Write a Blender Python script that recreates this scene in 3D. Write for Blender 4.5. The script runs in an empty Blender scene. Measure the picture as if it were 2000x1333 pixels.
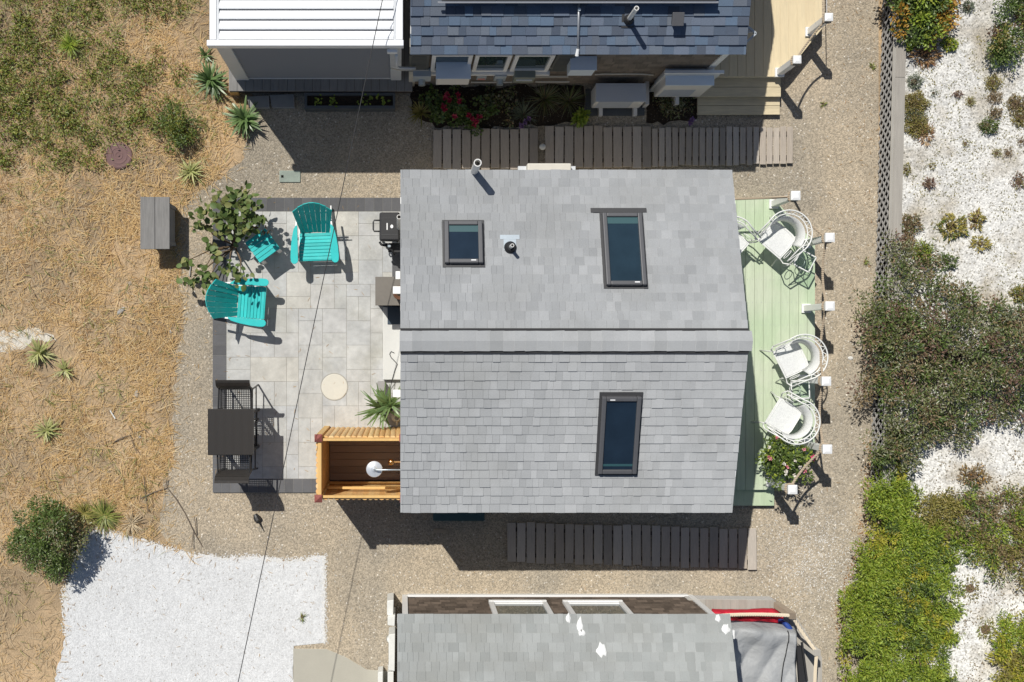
import bpy, math, random
import numpy as np
from mathutils import Vector, Matrix
R = random.Random(7)
rng = np.random.default_rng(11)
SC = bpy.context.scene
C = SC.collection
# scale survey: straight-down drone view, camera H metres up, S image pixels per metre on the ground
H, S, NX, NY = 18.0, 115.0, 782.0, 680.0
def P(px, py, z=0.0):
    k = (H - z) / H / S
    return Vector(((px - NX) * k, (NY - py) * k, z))
def X(px, z=0.0): return P(px, 0, z).x
def Y(py, z=0.0): return P(0, py, z).y

# ------------------------------------------------------------------ materials
def mat(name, col=(.5, .5, .5), rough=.7, var=0.0, cols=None, noise=None, nscale=(1, 1, 1), noise2=None,
        bump=None, metal=0.0, spec=.4, trans=0.0, vor=None, flecks=None, stripes=None, wide=None):
    """noise=(scale, amount[, detail]); bump=(scale, strength[, dist]); vor=(scale, amount, bump); flecks=(scale, share, colour)"""
    m = bpy.data.materials.new(name); m.use_nodes = True
    nt = m.node_tree; N = nt.nodes; L = nt.links
    b = N['Principled BSDF']; out = N['Material Output']
    b.inputs['Roughness'].default_value = rough
    b.inputs['Metallic'].default_value = metal
    if rough >= .75: b.inputs['Diffuse Roughness'].default_value = 1.0
    b.inputs['Specular IOR Level'].default_value = spec
    tc = N.new('ShaderNodeTexCoord')
    mp = N.new('ShaderNodeMapping'); mp.inputs['Scale'].default_value = nscale
    L.new(tc.outputs['Object'], mp.inputs['Vector'])
    geo = N.new('ShaderNodeNewGeometry')
    def math_(op, a, bb):
        n = N.new('ShaderNodeMath'); n.operation = op
        for i, v in enumerate((a, bb)):
            if isinstance(v, (int, float)): n.inputs[i].default_value = v
            else: L.new(v, n.inputs[i])
        return n.outputs[0]
    if cols:
        r = N.new('ShaderNodeValToRGB'); e = r.color_ramp.elements
        while len(e) < len(cols): e.new(.5)
        for i, c in enumerate(cols):
            e[i].position = i / (len(cols) - 1); e[i].color = (*c, 1)
        L.new(geo.outputs['Random Per Island'], r.inputs[0]); col_s = r.outputs[0]
    else:
        r = N.new('ShaderNodeRGB'); r.outputs[0].default_value = (*col, 1); col_s = r.outputs[0]
    if wide:      # slow drift towards a second colour: (scale, colour, low, high)
        nz = N.new('ShaderNodeTexNoise'); nz.inputs['Scale'].default_value = wide[0]; nz.inputs['Detail'].default_value = 4
        L.new(tc.outputs['Object'], nz.inputs['Vector'])
        mr = N.new('ShaderNodeMapRange'); mr.inputs[1].default_value = wide[2]; mr.inputs[2].default_value = wide[3]
        L.new(nz.outputs['Fac'], mr.inputs[0])
        mx = N.new('ShaderNodeMixRGB'); L.new(mr.outputs[0], mx.inputs[0]); L.new(col_s, mx.inputs[1]); mx.inputs[2].default_value = (*wide[1], 1)
        col_s = mx.outputs[0]
    val = None
    def addv(s):
        nonlocal val
        val = s if val is None else math_('ADD', val, s)
    if var:
        w = N.new('ShaderNodeTexWhiteNoise'); w.noise_dimensions = '1D'
        L.new(math_('MULTIPLY', geo.outputs['Random Per Island'], 917.0), w.inputs['W'])
        addv(math_('MULTIPLY', math_('SUBTRACT', w.outputs['Value'], .5), 2 * var))
    for nn in (noise, noise2):
        if nn:
            nz = N.new('ShaderNodeTexNoise'); nz.inputs['Scale'].default_value = nn[0]
            nz.inputs['Detail'].default_value = nn[2] if len(nn) > 2 else 6; nz.inputs['Roughness'].default_value = .65
            L.new(mp.outputs[0], nz.inputs['Vector'])
            addv(math_('MULTIPLY', math_('SUBTRACT', nz.outputs['Fac'], .5), 2.6 * nn[1]))
    hgt = None
    if vor:
        v = N.new('ShaderNodeTexVoronoi'); v.inputs['Scale'].default_value = vor[0]
        L.new(mp.outputs[0], v.inputs['Vector'])
        sp = N.new('ShaderNodeSeparateColor'); L.new(v.outputs['Color'], sp.inputs[0])
        addv(math_('MULTIPLY', math_('SUBTRACT', sp.outputs[0], .5), 2 * vor[1]))
        hgt = math_('MULTIPLY', math_('SUBTRACT', 1.0, v.outputs['Distance']), vor[2])
        hgt = math_('ADD', hgt, math_('MULTIPLY', sp.outputs[1], vor[2] * .6))
        if flecks:
            g = math_('GREATER_THAN', sp.outputs[2], 1 - flecks[0])
            mx = N.new('ShaderNodeMixRGB'); L.new(g, mx.inputs[0]); L.new(col_s, mx.inputs[1]); mx.inputs[2].default_value = (*flecks[1], 1)
            col_s = mx.outputs[0]
    if val is not None:
        hs = N.new('ShaderNodeHueSaturation'); L.new(col_s, hs.inputs['Color'])
        L.new(math_('MAXIMUM', math_('ADD', val, 1.0), .15), hs.inputs['Value']); col_s = hs.outputs[0]
    L.new(col_s, b.inputs['Base Color'])
    if bump:
        nz = N.new('ShaderNodeTexNoise'); nz.inputs['Scale'].default_value = bump[0]; nz.inputs['Detail'].default_value = 5
        L.new(mp.outputs[0], nz.inputs['Vector'])
        h2 = math_('MULTIPLY', nz.outputs['Fac'], bump[2] if len(bump) > 2 else .01)
        hgt = h2 if hgt is None else math_('ADD', hgt, h2)
    if stripes:   # (axis, per metre, depth) ribs
        sx = N.new('ShaderNodeSeparateXYZ'); L.new(tc.outputs['Object'], sx.inputs[0])
        s1 = math_('SINE', math_('MULTIPLY', sx.outputs[stripes[0]], stripes[1] * 6.283), 0)
        h3 = math_('MULTIPLY', s1, stripes[2]); hgt = h3 if hgt is None else math_('ADD', hgt, h3)
    if hgt is not None:
        bp = N.new('ShaderNodeBump'); bp.inputs['Strength'].default_value = bump[1] if bump else 1.0; bp.inputs['Distance'].default_value = 1.0
        L.new(hgt, bp.inputs['Height']); L.new(bp.outputs[0], b.inputs['Normal'])
    if trans:
        t = N.new('ShaderNodeBsdfTranslucent'); L.new(col_s, t.inputs['Color'])
        mx = N.new('ShaderNodeMixShader'); mx.inputs[0].default_value = trans
        L.new(b.outputs[0], mx.inputs[1]); L.new(t.outputs[0], mx.inputs[2]); L.new(mx.outputs[0], out.inputs[0])
    return m

def leafmat(name, cols, rough=.45, trans=.22, spec=.45): return mat(name, cols=cols, rough=rough, trans=trans, spec=spec)

M = {}
M['soil'] = mat('sandy_soil', (.56, .42, .26), .95, noise=(2.2, .24, 8), noise2=(24, .30, 6), bump=(30, .9, .03), spec=.1, wide=(.6, (.39, .295, .19), .42, .60))
M['gravel'] = mat('pea_gravel', (.475, .405, .305), .85, vor=(52, .30, .008), noise=(1.1, .14, 7), noise2=(150, .10), spec=.2, flecks=(.015, (.62, .58, .51)), wide=(.5, (.385, .34, .27), .42, .60))
M['pebble'] = mat('white_pebbles', (.665, .67, .67), .8, vor=(60, .12, .006), noise=(1.1, .10, 8), noise2=(7, .06), bump=(7, .6, .05), spec=.2, flecks=(.012, (.46, .44, .41)))
M['shell'] = mat('crushed_shell', (.67, .66, .63), .8, vor=(46, .24, .008), noise=(2.4, .18, 8), bump=(8, .6, .04), spec=.2, flecks=(.10, (.36, .34, .29)), wide=(1.3, (.48, .44, .37), .50, .66))
M['paver'] = mat('stone_paver', rough=.74, cols=[(.435, .437, .42), (.475, .475, .455), (.455, .455, .445), (.495, .48, .435), (.43, .44, .442), (.48, .47, .445)], noise=(2.6, .40, 9), noise2=(11, .14), bump=(18, .35, .01), spec=.3, wide=(1.5, (.40, .395, .36), .52, .72))
M['border'] = mat('charcoal_paver', (.155, .155, .16), .8, var=.14, noise=(9, .14, 6), noise2=(90, .12), spec=.25)
M['joint'] = mat('joint_sand', (.40, .385, .345), .95, noise=(60, .2), spec=.1)
M['concrete'] = mat('concrete', (.47, .45, .385), .85, noise=(3, .07, 6), noise2=(50, .06), spec=.25)
M['cream'] = mat('cream_lid', (.60, .575, .50), .7, noise=(12, .06), spec=.3)
M['shingle'] = mat('grey_shingle', rough=.9, cols=[(.38, .39, .397), (.432, .442, .449), (.398, .409, .416), (.455, .464, .471), (.362, .372, .379), (.418, .428, .435)], noise=(170, .30, 3), noise2=(1.6, .13, 9), spec=.2, wide=(1.0, (.375, .382, .38), .5, .74))
M['shingle_warm'] = mat('weathered_shingle', rough=.9, cols=[(.345, .36, .35), (.40, .415, .405), (.37, .382, .372), (.43, .445, .435), (.33, .343, .333), (.385, .397, .387)], noise=(170, .24, 3), noise2=(1.4, .12, 8), spec=.2, wide=(1.0, (.34, .345, .325), .5, .74))
M['shingle_blue'] = mat('blue_shingle', rough=.88, cols=[(.10, .13, .185), (.165, .20, .265), (.13, .155, .20), (.14, .20, .285), (.09, .11, .15), (.18, .205, .245), (.125, .17, .24)], noise=(130, .42, 3), noise2=(2, .10), spec=.25)
M['felt'] = mat('roof_felt', (.05, .05, .052), .9, spec=.2)
M['white'] = mat('white_paint', (.80, .80, .79), .45, noise=(6, .03), spec=.4)
M['white_metal'] = mat('white_enamel', (.78, .78, .765), .4, noise=(40, .05), spec=.5)
M['white_worn'] = mat('worn_white', (.70, .70, .66), .7, noise=(7, .18, 7), spec=.3)
M['iron'] = mat('white_iron', (.76, .765, .74), .42, noise=(90, .08), spec=.5)
M['mesh_white'] = mat('white_lattice_metal', (.80, .81, .80), .5, vor=(110, .10, .001), spec=.4)
M['siding'] = mat('cream_siding', (.60, .57, .50), .7, noise=(8, .06), spec=.3)
M['cedar_old'] = mat('weathered_cedar', (.235, .19, .145), .85, var=.22, noise=(10, .2, 7), nscale=(3, 3, 1), spec=.2)
M['cedar_dark'] = mat('dark_cedar', (.085, .066, .052), .85, var=.35, noise=(9, .4, 7), spec=.2)
M['screen'] = mat('grey_screen_fabric', (.30, .30, .30), .85, noise=(300, .12, 2), spec=.2)
M['lgrey'] = mat('light_grey_metal', (.58, .60, .62), .5, noise=(5, .04), spec=.4)
M['wood_walk'] = mat('boardwalk_wood', rough=.85, cols=[(.40, .345, .285), (.52, .465, .40), (.45, .395, .335), (.56, .51, .45), (.36, .32, .275)], noise=(3.0, .24, 7), nscale=(22, 1.5, 22), noise2=(14, .18, 4), spec=.2)
M['wood_grey'] = mat('grey_plank', rough=.85, cols=[(.27, .26, .245), (.32, .31, .295), (.29, .28, .265)], noise=(2.5, .22, 7), nscale=(14, 1.2, 14), noise2=(5, .12), spec=.2)
M['wood_bleach'] = mat('bleached_plank', rough=.85, cols=[(.34, .315, .28), (.42, .40, .36), (.37, .34, .30)], noise=(2.5, .2, 7), nscale=(14, 1.2, 14), spec=.2)
M['deck_yellow'] = mat('pale_yellow_deck', rough=.75, cols=[(.72, .62, .43), (.75, .655, .46), (.69, .60, .42)], noise=(2.0, .09, 7), nscale=(10, 1, 10), noise2=(7, .10, 8), spec=.25)
M['deck_step'] = mat('worn_yellow_step', rough=.75, cols=[(.70, .61, .43), (.64, .565, .40)], noise=(2.6, .24, 8), nscale=(1, 8, 8), noise2=(5, .14, 8), spec=.25)
M['deck_green'] = mat('sage_deck_paint', rough=.6, cols=[(.445, .54, .365), (.465, .56, .385), (.43, .525, .35), (.47, .55, .38)], noise=(1.4, .16, 9), nscale=(11, 1, 11), noise2=(9, .10, 7), wide=(1.1, (.53, .585, .44), .44, .66), spec=.3)
M['cedar_new'] = mat('fresh_cedar', rough=.6, cols=[(.70, .43, .17), (.76, .52, .24), (.64, .36, .13), (.78, .57, .30)], noise=(2.2, .2, 6), nscale=(12, 12, 1.2), noise2=(9, .08), spec=.35)
M['cedar_rail'] = mat('cedar_rail', (.68, .43, .16), .6, noise=(2.2, .16, 6), nscale=(9, 1.0, 9), spec=.35)
M['redcap'] = mat('red_brown_cap', (.27, .085, .07), .5, noise=(20, .12), spec=.4)
M['shower_floor'] = mat('brown_composite', (.36, .295, .265), .7, var=.12, noise=(2, .14, 5), nscale=(1, 14, 14), spec=.3)
M['chrome'] = mat('chrome', (.80, .82, .84), .28, metal=.55, spec=.6)
M['brass'] = mat('brass', (.55, .33, .14), .28, metal=1.0)
M['steel'] = mat('grey_conduit', (.42, .43, .45), .45, metal=.5, noise=(30, .1))
M['teal'] = mat('turquoise_plastic', (.018, .45, .44), .55, var=.12, noise=(4, .16, 8), noise2=(30, .08), spec=.35, wide=(3.0, (.06, .47, .45), .5, .75))
M['black_plastic'] = mat('black_enamel', (.022, .022, .023), .42, noise=(40, .15), spec=.45)
M['charcoal'] = mat('charcoal_metal', (.05, .05, .052), .5, noise=(30, .1), spec=.4)
M['wicker'] = mat('black_wicker', (.045, .041, .038), .5, noise=(120, .5, 3), stripes=(0, 55, .004), spec=.5)
M['skyframe'] = mat('bronze_frame', (.095, .095, .10), .4, noise=(20, .10), spec=.5)
M['skyglass'] = mat('skylight_glass', (.014, .026, .043), .10, spec=.5, noise=(2.5, .35, 6))
M['skyglass_t'] = mat('slate_skylight_glass', (.018, .036, .052), .10, spec=.5, noise=(2.5, .35, 6))
M['blind'] = mat('teal_blind', (.03, .085, .095), .5)
M['winglass'] = mat('window_glass', (.03, .05, .055), .04, spec=.9)
M['solar'] = mat('solar_cell', (.012, .016, .03), .15, spec=.6)
M['louvre_white'] = mat('white_louvre', (.80, .81, .82), .4, spec=.4)
M['pvc'] = mat('white_pvc', (.72, .71, .68), .45, noise=(20, .08), spec=.4)
M['rubber'] = mat('black_rubber', (.025, .025, .027), .7, spec=.3)
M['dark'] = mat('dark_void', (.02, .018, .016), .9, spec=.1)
M['flash'] = mat('galvanised_flashing', (.50, .56, .60), .35, metal=.7, noise=(30, .1))
M['rope'] = mat('tan_rope', (.42, .345, .255), .9, noise=(60, .2), stripes=(1, 30, .004), spec=.15)
M['rope_white'] = mat('cream_rope', (.66, .58, .45), .9, noise=(60, .15), stripes=(0, 26, .006), spec=.15)
M['mat_white'] = mat('white_landing', (.66, .66, .635), .8, noise=(90, .08), noise2=(3, .05), spec=.2)
M['doormat'] = mat('slate_doormat', (.085, .11, .14), .95, noise=(120, .25), spec=.1)
M['grey_top'] = mat('taupe_metal', (.165, .15, .13), .55, noise=(8, .12), spec=.35)
M['pot_brown'] = mat('brown_glaze', (.12, .055, .03), .35, noise=(8, .2), spec=.5)
M['pot_grey'] = mat('grey_pot', (.30, .29, .28), .7, noise=(15, .15))
M['pot_green'] = mat('dark_green_pot', (.05, .085, .07), .5)
M['lid_brown'] = mat('maroon_lid', (.25, .15, .14), .75, noise=(6, .12), noise2=(40, .1), spec=.3)
M['lid_teal'] = mat('dusty_teal_lid', (.36, .41, .36), .8, noise=(5, .22, 6), noise2=(40, .1), spec=.2)
M['tarp'] = mat('grey_tarp', (.34, .35, .355), .55, noise=(3, .06), bump=(7, .5, .06), spec=.35)
M['red'] = mat('red_canvas', (.56, .022, .045), .65, noise=(6, .12), bump=(9, .4, .04), spec=.25)
M['blue'] = mat('blue_canvas', (.02, .06, .28), .6, noise=(6, .12))
M['sky_tint'] = mat('sky_tinted_enamel', (.72, .80, .88), .3, noise=(12, .04), spec=.5)  # white enamel with the blue sky reflection put into its colour
M['meter'] = mat('grey_meter', (.40, .44, .47), .45, noise=(12, .08), spec=.45)
M['olive_box'] = mat('olive_grey_box', (.22, .235, .20), .55, noise=(12, .08))
M['ac'] = mat('ac_casing', (.70, .68, .65), .5, noise=(6, .05), spec=.4)
M['louvre_dark'] = mat('dark_shutter', (.10, .105, .10), .6, spec=.3)
M['pink'] = mat('pink_label', (.55, .25, .22), .6)
M['seal'] = mat('white_sealant', (.80, .80, .78), .6, bump=(25, .5, .02))
M['planter'] = mat('planter_steel', (.10, .11, .115), .6, noise=(10, .12))
M['mulch'] = mat('dark_mulch', (.055, .042, .03), .95, noise=(30, .4, 6), bump=(30, .8, .03), spec=.1)
M['stone'] = mat('field_stone', (.47, .39, .29), .85, noise=(8, .2, 6), spec=.2)
M['drift'] = mat('driftwood', (.46, .44, .41), .85, noise=(3, .2, 6), nscale=(10, 2, 2), spec=.2)
M['bark'] = mat('bark', (.16, .115, .075), .9, noise=(20, .3, 5), spec=.1)
M['bark_grey'] = mat('grey_twig', (.20, .16, .125), .9, noise=(20, .25, 5), spec=.1)
M['wire'] = mat('black_cable', (.03, .03, .032), .6)
M['straw'] = mat('straw', rough=.7, cols=[(.73, .51, .23), (.60, .39, .155), (.78, .585, .30), (.50, .315, .12), (.74, .53, .26), (.38, .24, .10), (.80, .65, .39), (.65, .41, .165)], trans=.2, spec=.25)
M['straw_grey'] = mat('bleached_straw', rough=.7, cols=[(.54, .43, .27), (.64, .53, .36), (.39, .29, .17), (.70, .59, .41), (.31, .23, .14), (.48, .37, .22)], trans=.2, spec=.25)
M['brown_straw'] = mat('brown_straw', rough=.7, cols=[(.38, .25, .12), (.48, .32, .15), (.28, .18, .10), (.56, .38, .18), (.44, .24, .10), (.32, .24, .15)], trans=.2, spec=.2)
M['pebbles'] = mat('loose_pebbles', rough=.8, cols=[(.48, .40, .285), (.54, .46, .34), (.41, .345, .25), (.49, .42, .31), (.58, .51, .40), (.44, .36, .255), (.42, .375, .31), (.52, .43, .30)], spec=.2)
M['white_chips'] = mat('white_chips', rough=.8, cols=[(.68, .67, .64), (.76, .75, .73), (.60, .59, .56), (.72, .71, .69)], spec=.25)
M['grass_green'] = leafmat('green_blades', [(.17, .22, .04), (.26, .30, .065), (.12, .18, .032), (.36, .35, .10), (.21, .25, .05), (.42, .37, .14), (.08, .12, .025), (.15, .19, .035)])
M['weed'] = leafmat('weed_leaves', [(.17, .22, .03), (.25, .29, .045), (.10, .145, .025), (.33, .32, .06), (.19, .24, .035), (.30, .20, .07), (.14, .18, .028), (.06, .09, .018)])
M['l_dark'] = leafmat('dark_leaves', [(.09, .12, .034), (.155, .19, .052), (.22, .25, .085), (.10, .13, .045), (.27, .28, .14), (.17, .165, .08), (.32, .21, .12), (.115, .16, .048), (.40, .37, .27), (.055, .07, .028)], rough=.32)
M['l_bright'] = leafmat('bright_leaves', [(.22, .32, .036), (.32, .43, .052), (.15, .24, .03), (.42, .49, .068), (.27, .37, .046), (.48, .51, .078), (.10, .165, .025), (.36, .45, .06)], trans=.3)
M['l_yellow'] = leafmat('yellow_leaves', [(.45, .43, .04), (.54, .50, .06), (.34, .36, .045), (.50, .40, .08)], trans=.3)
M['l_mid'] = leafmat('mid_green_leaves', [(.075, .12, .03), (.11, .17, .04), (.15, .215, .05), (.085, .14, .035), (.20, .25, .08), (.05, .08, .02)], rough=.36)
M['l_olive'] = leafmat('olive_leaves', [(.24, .23, .05), (.32, .28, .075), (.18, .18, .045), (.37, .31, .10), (.26, .20, .07)])
M['l_brown'] = leafmat('brown_leaves', [(.25, .175, .09), (.31, .22, .12), (.17, .12, .065), (.36, .28, .15), (.22, .19, .09)])
M['l_tan'] = leafmat('dry_leaves', [(.42, .27, .12), (.50, .35, .18), (.34, .20, .10), (.45, .22, .10)])
M['l_orange'] = leafmat('orange_leaves', [(.42, .21, .035), (.46, .30, .04), (.36, .16, .03)])
M['l_rosette'] = leafmat('yellow_green_rosette', [(.42, .35, .07), (.32, .28, .07), (.50, .40, .14), (.22, .22, .06)])
M['l_purple'] = leafmat('purple_brown_leaves', [(.20, .115, .08), (.26, .16, .115), (.13, .08, .055), (.32, .20, .14)])
M['l_grey'] = leafmat('grey_green_leaves', [(.15, .18, .11), (.20, .23, .15), (.12, .145, .085)])
M['l_big'] = leafmat('broad_leaves', [(.085, .135, .035), (.12, .175, .05), (.06, .10, .028), (.17, .215, .07), (.10, .15, .042), (.24, .24, .085), (.09, .13, .038)], rough=.5, trans=.15, spec=.25)
M['l_dead'] = leafmat('curled_brown_leaves', [(.20, .13, .06), (.13, .075, .04), (.27, .21, .09)])
M['yucca'] = leafmat('yucca_blades', [(.12, .20, .07), (.17, .26, .09), (.08, .14, .045), (.22, .31, .12)], rough=.36)
M['yucca_pale'] = leafmat('pale_yucca_blades', [(.48, .48, .20), (.38, .42, .14), (.58, .55, .28), (.28, .33, .10)], rough=.45)
M['f_red'] = leafmat('crimson_petals', [(.40, .02, .06), (.48, .04, .09), (.32, .015, .05)])
M['f_pink'] = leafmat('pink_petals', [(.75, .22, .28), (.80, .40, .42), (.78, .12, .22)])
M['f_white'] = leafmat('white_petals', [(.80, .78, .70), (.78, .70, .64)])
M['f_purple'] = leafmat('purple_petals', [(.20, .11, .26), (.26, .16, .32)])
g = M['glass'] = bpy.data.materials.new('clear_glass'); g.use_nodes = True
_n = g.node_tree.nodes; _l = g.node_tree.links
_t = _n.new('ShaderNodeBsdfTransparent'); _t.inputs[0].default_value = (.90, .95, .92, 1)
_g = _n.new('ShaderNodeBsdfGlossy'); _g.inputs['Roughness'].default_value = .05
_f = _n.new('ShaderNodeFresnel'); _f.inputs[0].default_value = 1.45
_m = _n.new('ShaderNodeMixShader')
_l.new(_f.outputs[0], _m.inputs[0]); _l.new(_t.outputs[0], _m.inputs[1]); _l.new(_g.outputs[0], _m.inputs[2]); _l.new(_m.outputs[0], _n['Material Output'].inputs[0])

# ------------------------------------------------------------------ scene-graph helpers
def wloc(o):
    v = Vector((0, 0, 0))
    while o is not None: v += o.location; o = o.parent
    return v
def tag(o, label=None, cat=None, group=None, kind=None):
    if label: o['label'] = label
    if cat: o['category'] = cat
    if group: o['group'] = group
    if kind: o['kind'] = kind
    return o
def thing(name, label, cat, loc=(0, 0, 0), group=None):
    o = bpy.data.objects.new(name, None); C.objects.link(o); o.location = loc; o.empty_display_size = .2
    return tag(o, label, cat, group)
def place(o, loc, rz=0.0):
    o.location = loc; o.rotation_euler = (0, 0, rz); return o
def dup(root, loc, rz, label=None):
    def cp(o, par):
        c = o.copy(); C.objects.link(c); c.parent = par
        for ch in list(o.children): cp(ch, c)
        return c
    r = cp(root, None); r.location = loc; r.rotation_euler = (0, 0, rz)
    if label: r['label'] = label
    return r

class MB:
    def __init__(s): s.v = []; s.f = []
    def add(s, vs, fs):
        n = len(s.v); s.v += [tuple(v) for v in vs]; s.f += [tuple(n + i for i in f) for f in fs]; return s
    BF = [(0, 3, 2, 1), (4, 5, 6, 7), (0, 1, 5, 4), (1, 2, 6, 5), (2, 3, 7, 6), (3, 0, 4, 7)]
    def box(s, x0, x1, y0, y1, z0, z1):
        return s.add([(x0, y0, z0), (x1, y0, z0), (x1, y1, z0), (x0, y1, z0), (x0, y0, z1), (x1, y0, z1), (x1, y1, z1), (x0, y1, z1)], s.BF)
    def cbox(s, c, d, rz=0.0, mtx=None):
        m = mtx or Matrix.Rotation(rz, 3, 'Z'); c = Vector(c); o = []
        for z in (-1, 1):
            for x, y in ((-1, -1), (1, -1), (1, 1), (-1, 1)):
                o.append(c + m @ Vector((x * d[0] / 2, y * d[1] / 2, z * d[2] / 2)))
        return s.add(o, s.BF)
    def beam(s, p, q, w, h, up=(0, 0, 1)):
        p, q = Vector(p), Vector(q); d = (q - p).normalized(); u = Vector(up)
        sd = d.cross(u)
        if sd.length < 1e-4: sd = d.cross(Vector((0, 1, 0)))
        sd.normalize(); u = sd.cross(d)
        o = []
        for e in (p, q):
            for a, b in ((-1, -1), (1, -1), (1, 1), (-1, 1)): o.append(e + sd * a * w / 2 + u * b * h / 2)
        return s.add(o, [(0, 1, 2, 3), (7, 6, 5, 4), (0, 4, 5, 1), (1, 5, 6, 2), (2, 6, 7, 3), (3, 7, 4, 0)])
    def tube(s, pts, r, n=8, closed=False):
        pts = [Vector(p) for p in pts]; m = len(pts); rs = r if isinstance(r, (list, tuple)) else [r] * m
        vs = []; ref = None
        for i, p in enumerate(pts):
            a = pts[(i - 1) % m] if (closed or i > 0) else p
            b = pts[(i + 1) % m] if (closed or i < m - 1) else p
            d = (b - a).normalized()
            if ref is None:
                ref = d.cross(Vector((0, 0, 1)))
                if ref.length < 1e-3: ref = d.cross(Vector((1, 0, 0)))
            ref = (ref - d * ref.dot(d)).normalized(); w = d.cross(ref)
            for k in range(n):
                t = 2 * math.pi * k / n; vs.append(p + (ref * math.cos(t) + w * math.sin(t)) * rs[i])
        fs = []
        for i in range(m if closed else m - 1):
            j = (i + 1) % m
            for k in range(n): fs.append((i * n + k, i * n + (k + 1) % n, j * n + (k + 1) % n, j * n + k))
        if not closed: fs += [tuple(range(n - 1, -1, -1)), tuple((m - 1) * n + k for k in range(n))]
        return s.add(vs, fs)
    def prism(s, poly, z0, z1, top=None):
        n = len(poly); zt = top or (lambda x, y: z1)
        a = sum(poly[i][0] * poly[(i + 1) % n][1] - poly[(i + 1) % n][0] * poly[i][1] for i in range(n))
        if a < 0: poly = poly[::-1]
        vs = [(x, y, z0) for x, y in poly] + [(x, y, zt(x, y)) for x, y in poly]
        return s.add(vs, [tuple(range(n - 1, -1, -1)), tuple(range(n, 2 * n))] + [(i, (i + 1) % n, n + (i + 1) % n, n + i) for i in range(n)])
    def lathe(s, prof, c=(0, 0, 0), n=20):
        vs = []; c = Vector(c)
        for r, z in prof:
            for k in range(n):
                t = 2 * math.pi * k / n; vs.append(c + Vector((r * math.cos(t), r * math.sin(t), z)))
        m = len(prof); fs = [(i * n + k, i * n + (k + 1) % n, (i + 1) * n + (k + 1) % n, (i + 1) * n + k) for i in range(m - 1) for k in range(n)]
        if prof[0][0] > 1e-4: fs.append(tuple(range(n - 1, -1, -1)))
        if prof[-1][0] > 1e-4: fs.append(tuple((m - 1) * n + k for k in range(n)))
        return s.add(vs, fs)
    def sheet(s, poly, z): return s.add([(x, y, z) for x, y in poly], [tuple(range(len(poly)))])
    def build(s, name, m, parent=None, smooth=False, bevel=0.0, kind=None):
        if parent is not None: o0 = wloc(parent)
        else:
            a = np.array(s.v); o0 = Vector(((a[:, 0].min() + a[:, 0].max()) / 2, (a[:, 1].min() + a[:, 1].max()) / 2, a[:, 2].min()))
        me = bpy.data.meshes.new(name)
        me.from_pydata([(x - o0.x, y - o0.y, z - o0.z) for x, y, z in s.v], [], s.f); me.update()
        if smooth: me.polygons.foreach_set('use_smooth', [True] * len(me.polygons))
        me.materials.append(m if not isinstance(m, str) else M[m])
        o = bpy.data.objects.new(name, me); C.objects.link(o)
        if parent is not None: o.parent = parent
        else: o.location = o0
        if bevel:
            b = o.modifiers.new('edge', 'BEVEL'); b.width = bevel; b.segments = 2; b.limit_method = 'ANGLE'
        if kind: o['kind'] = kind
        return o

def arr_mesh(name, verts, tmpl, m, parent=None, kind=None):
    """verts (n, k, 3), tmpl: faces over the k local vertices (same length)"""
    n, k, _ = verts.shape
    flat = verts.reshape(-1, 3)
    o0 = np.array(wloc(parent)) if parent is not None else np.array([flat[:, 0].mean(), flat[:, 1].mean(), flat[:, 2].min()])
    t = np.array(tmpl); fl = t.shape[1]
    idx = (np.arange(n)[:, None, None] * k + t[None]).reshape(-1)
    me = bpy.data.meshes.new(name)
    me.vertices.add(n * k); me.vertices.foreach_set('co', (flat - o0).astype(np.float32).ravel())
    nf = n * len(tmpl)
    me.loops.add(nf * fl); me.loops.foreach_set('vertex_index', idx.astype(np.int32))
    me.polygons.add(nf); me.polygons.foreach_set('loop_start', (np.arange(nf) * fl).astype(np.int32))
    me.polygons.foreach_set('loop_total', np.full(nf, fl, np.int32))
    me.update(calc_edges=True); me.validate()
    me.materials.append(M[m] if isinstance(m, str) else m)
    o = bpy.data.objects.new(name, me); C.objects.link(o)
    if parent is not None: o.parent = parent
    else: o.location = o0
    if kind: o['kind'] = kind
    return o
def unit(a): return a / np.maximum(np.linalg.norm(a, axis=1, keepdims=True), 1e-6)
def leaves(name, pos, d, nrm, Ln, Wd, m, parent=None, kind=None, fold=.18):
    pos = np.asarray(pos); n = len(pos); d = unit(np.asarray(d)); sd = unit(np.cross(d, nrm)); nn = np.cross(sd, d)
    Ln = (np.full(n, Ln) * rng.uniform(.65, 1.25, n))[:, None]; Wd = Ln * Wd
    v = np.stack([pos, pos + d * Ln * .45 + sd * Wd * .5 + nn * Wd * fold, pos + d * Ln - nn * Ln * .1, pos + d * Ln * .45 - sd * Wd * .5 + nn * Wd * fold], 1)
    return arr_mesh(name, v, [(0, 1, 2), (0, 2, 3)], m, parent, kind)
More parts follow.
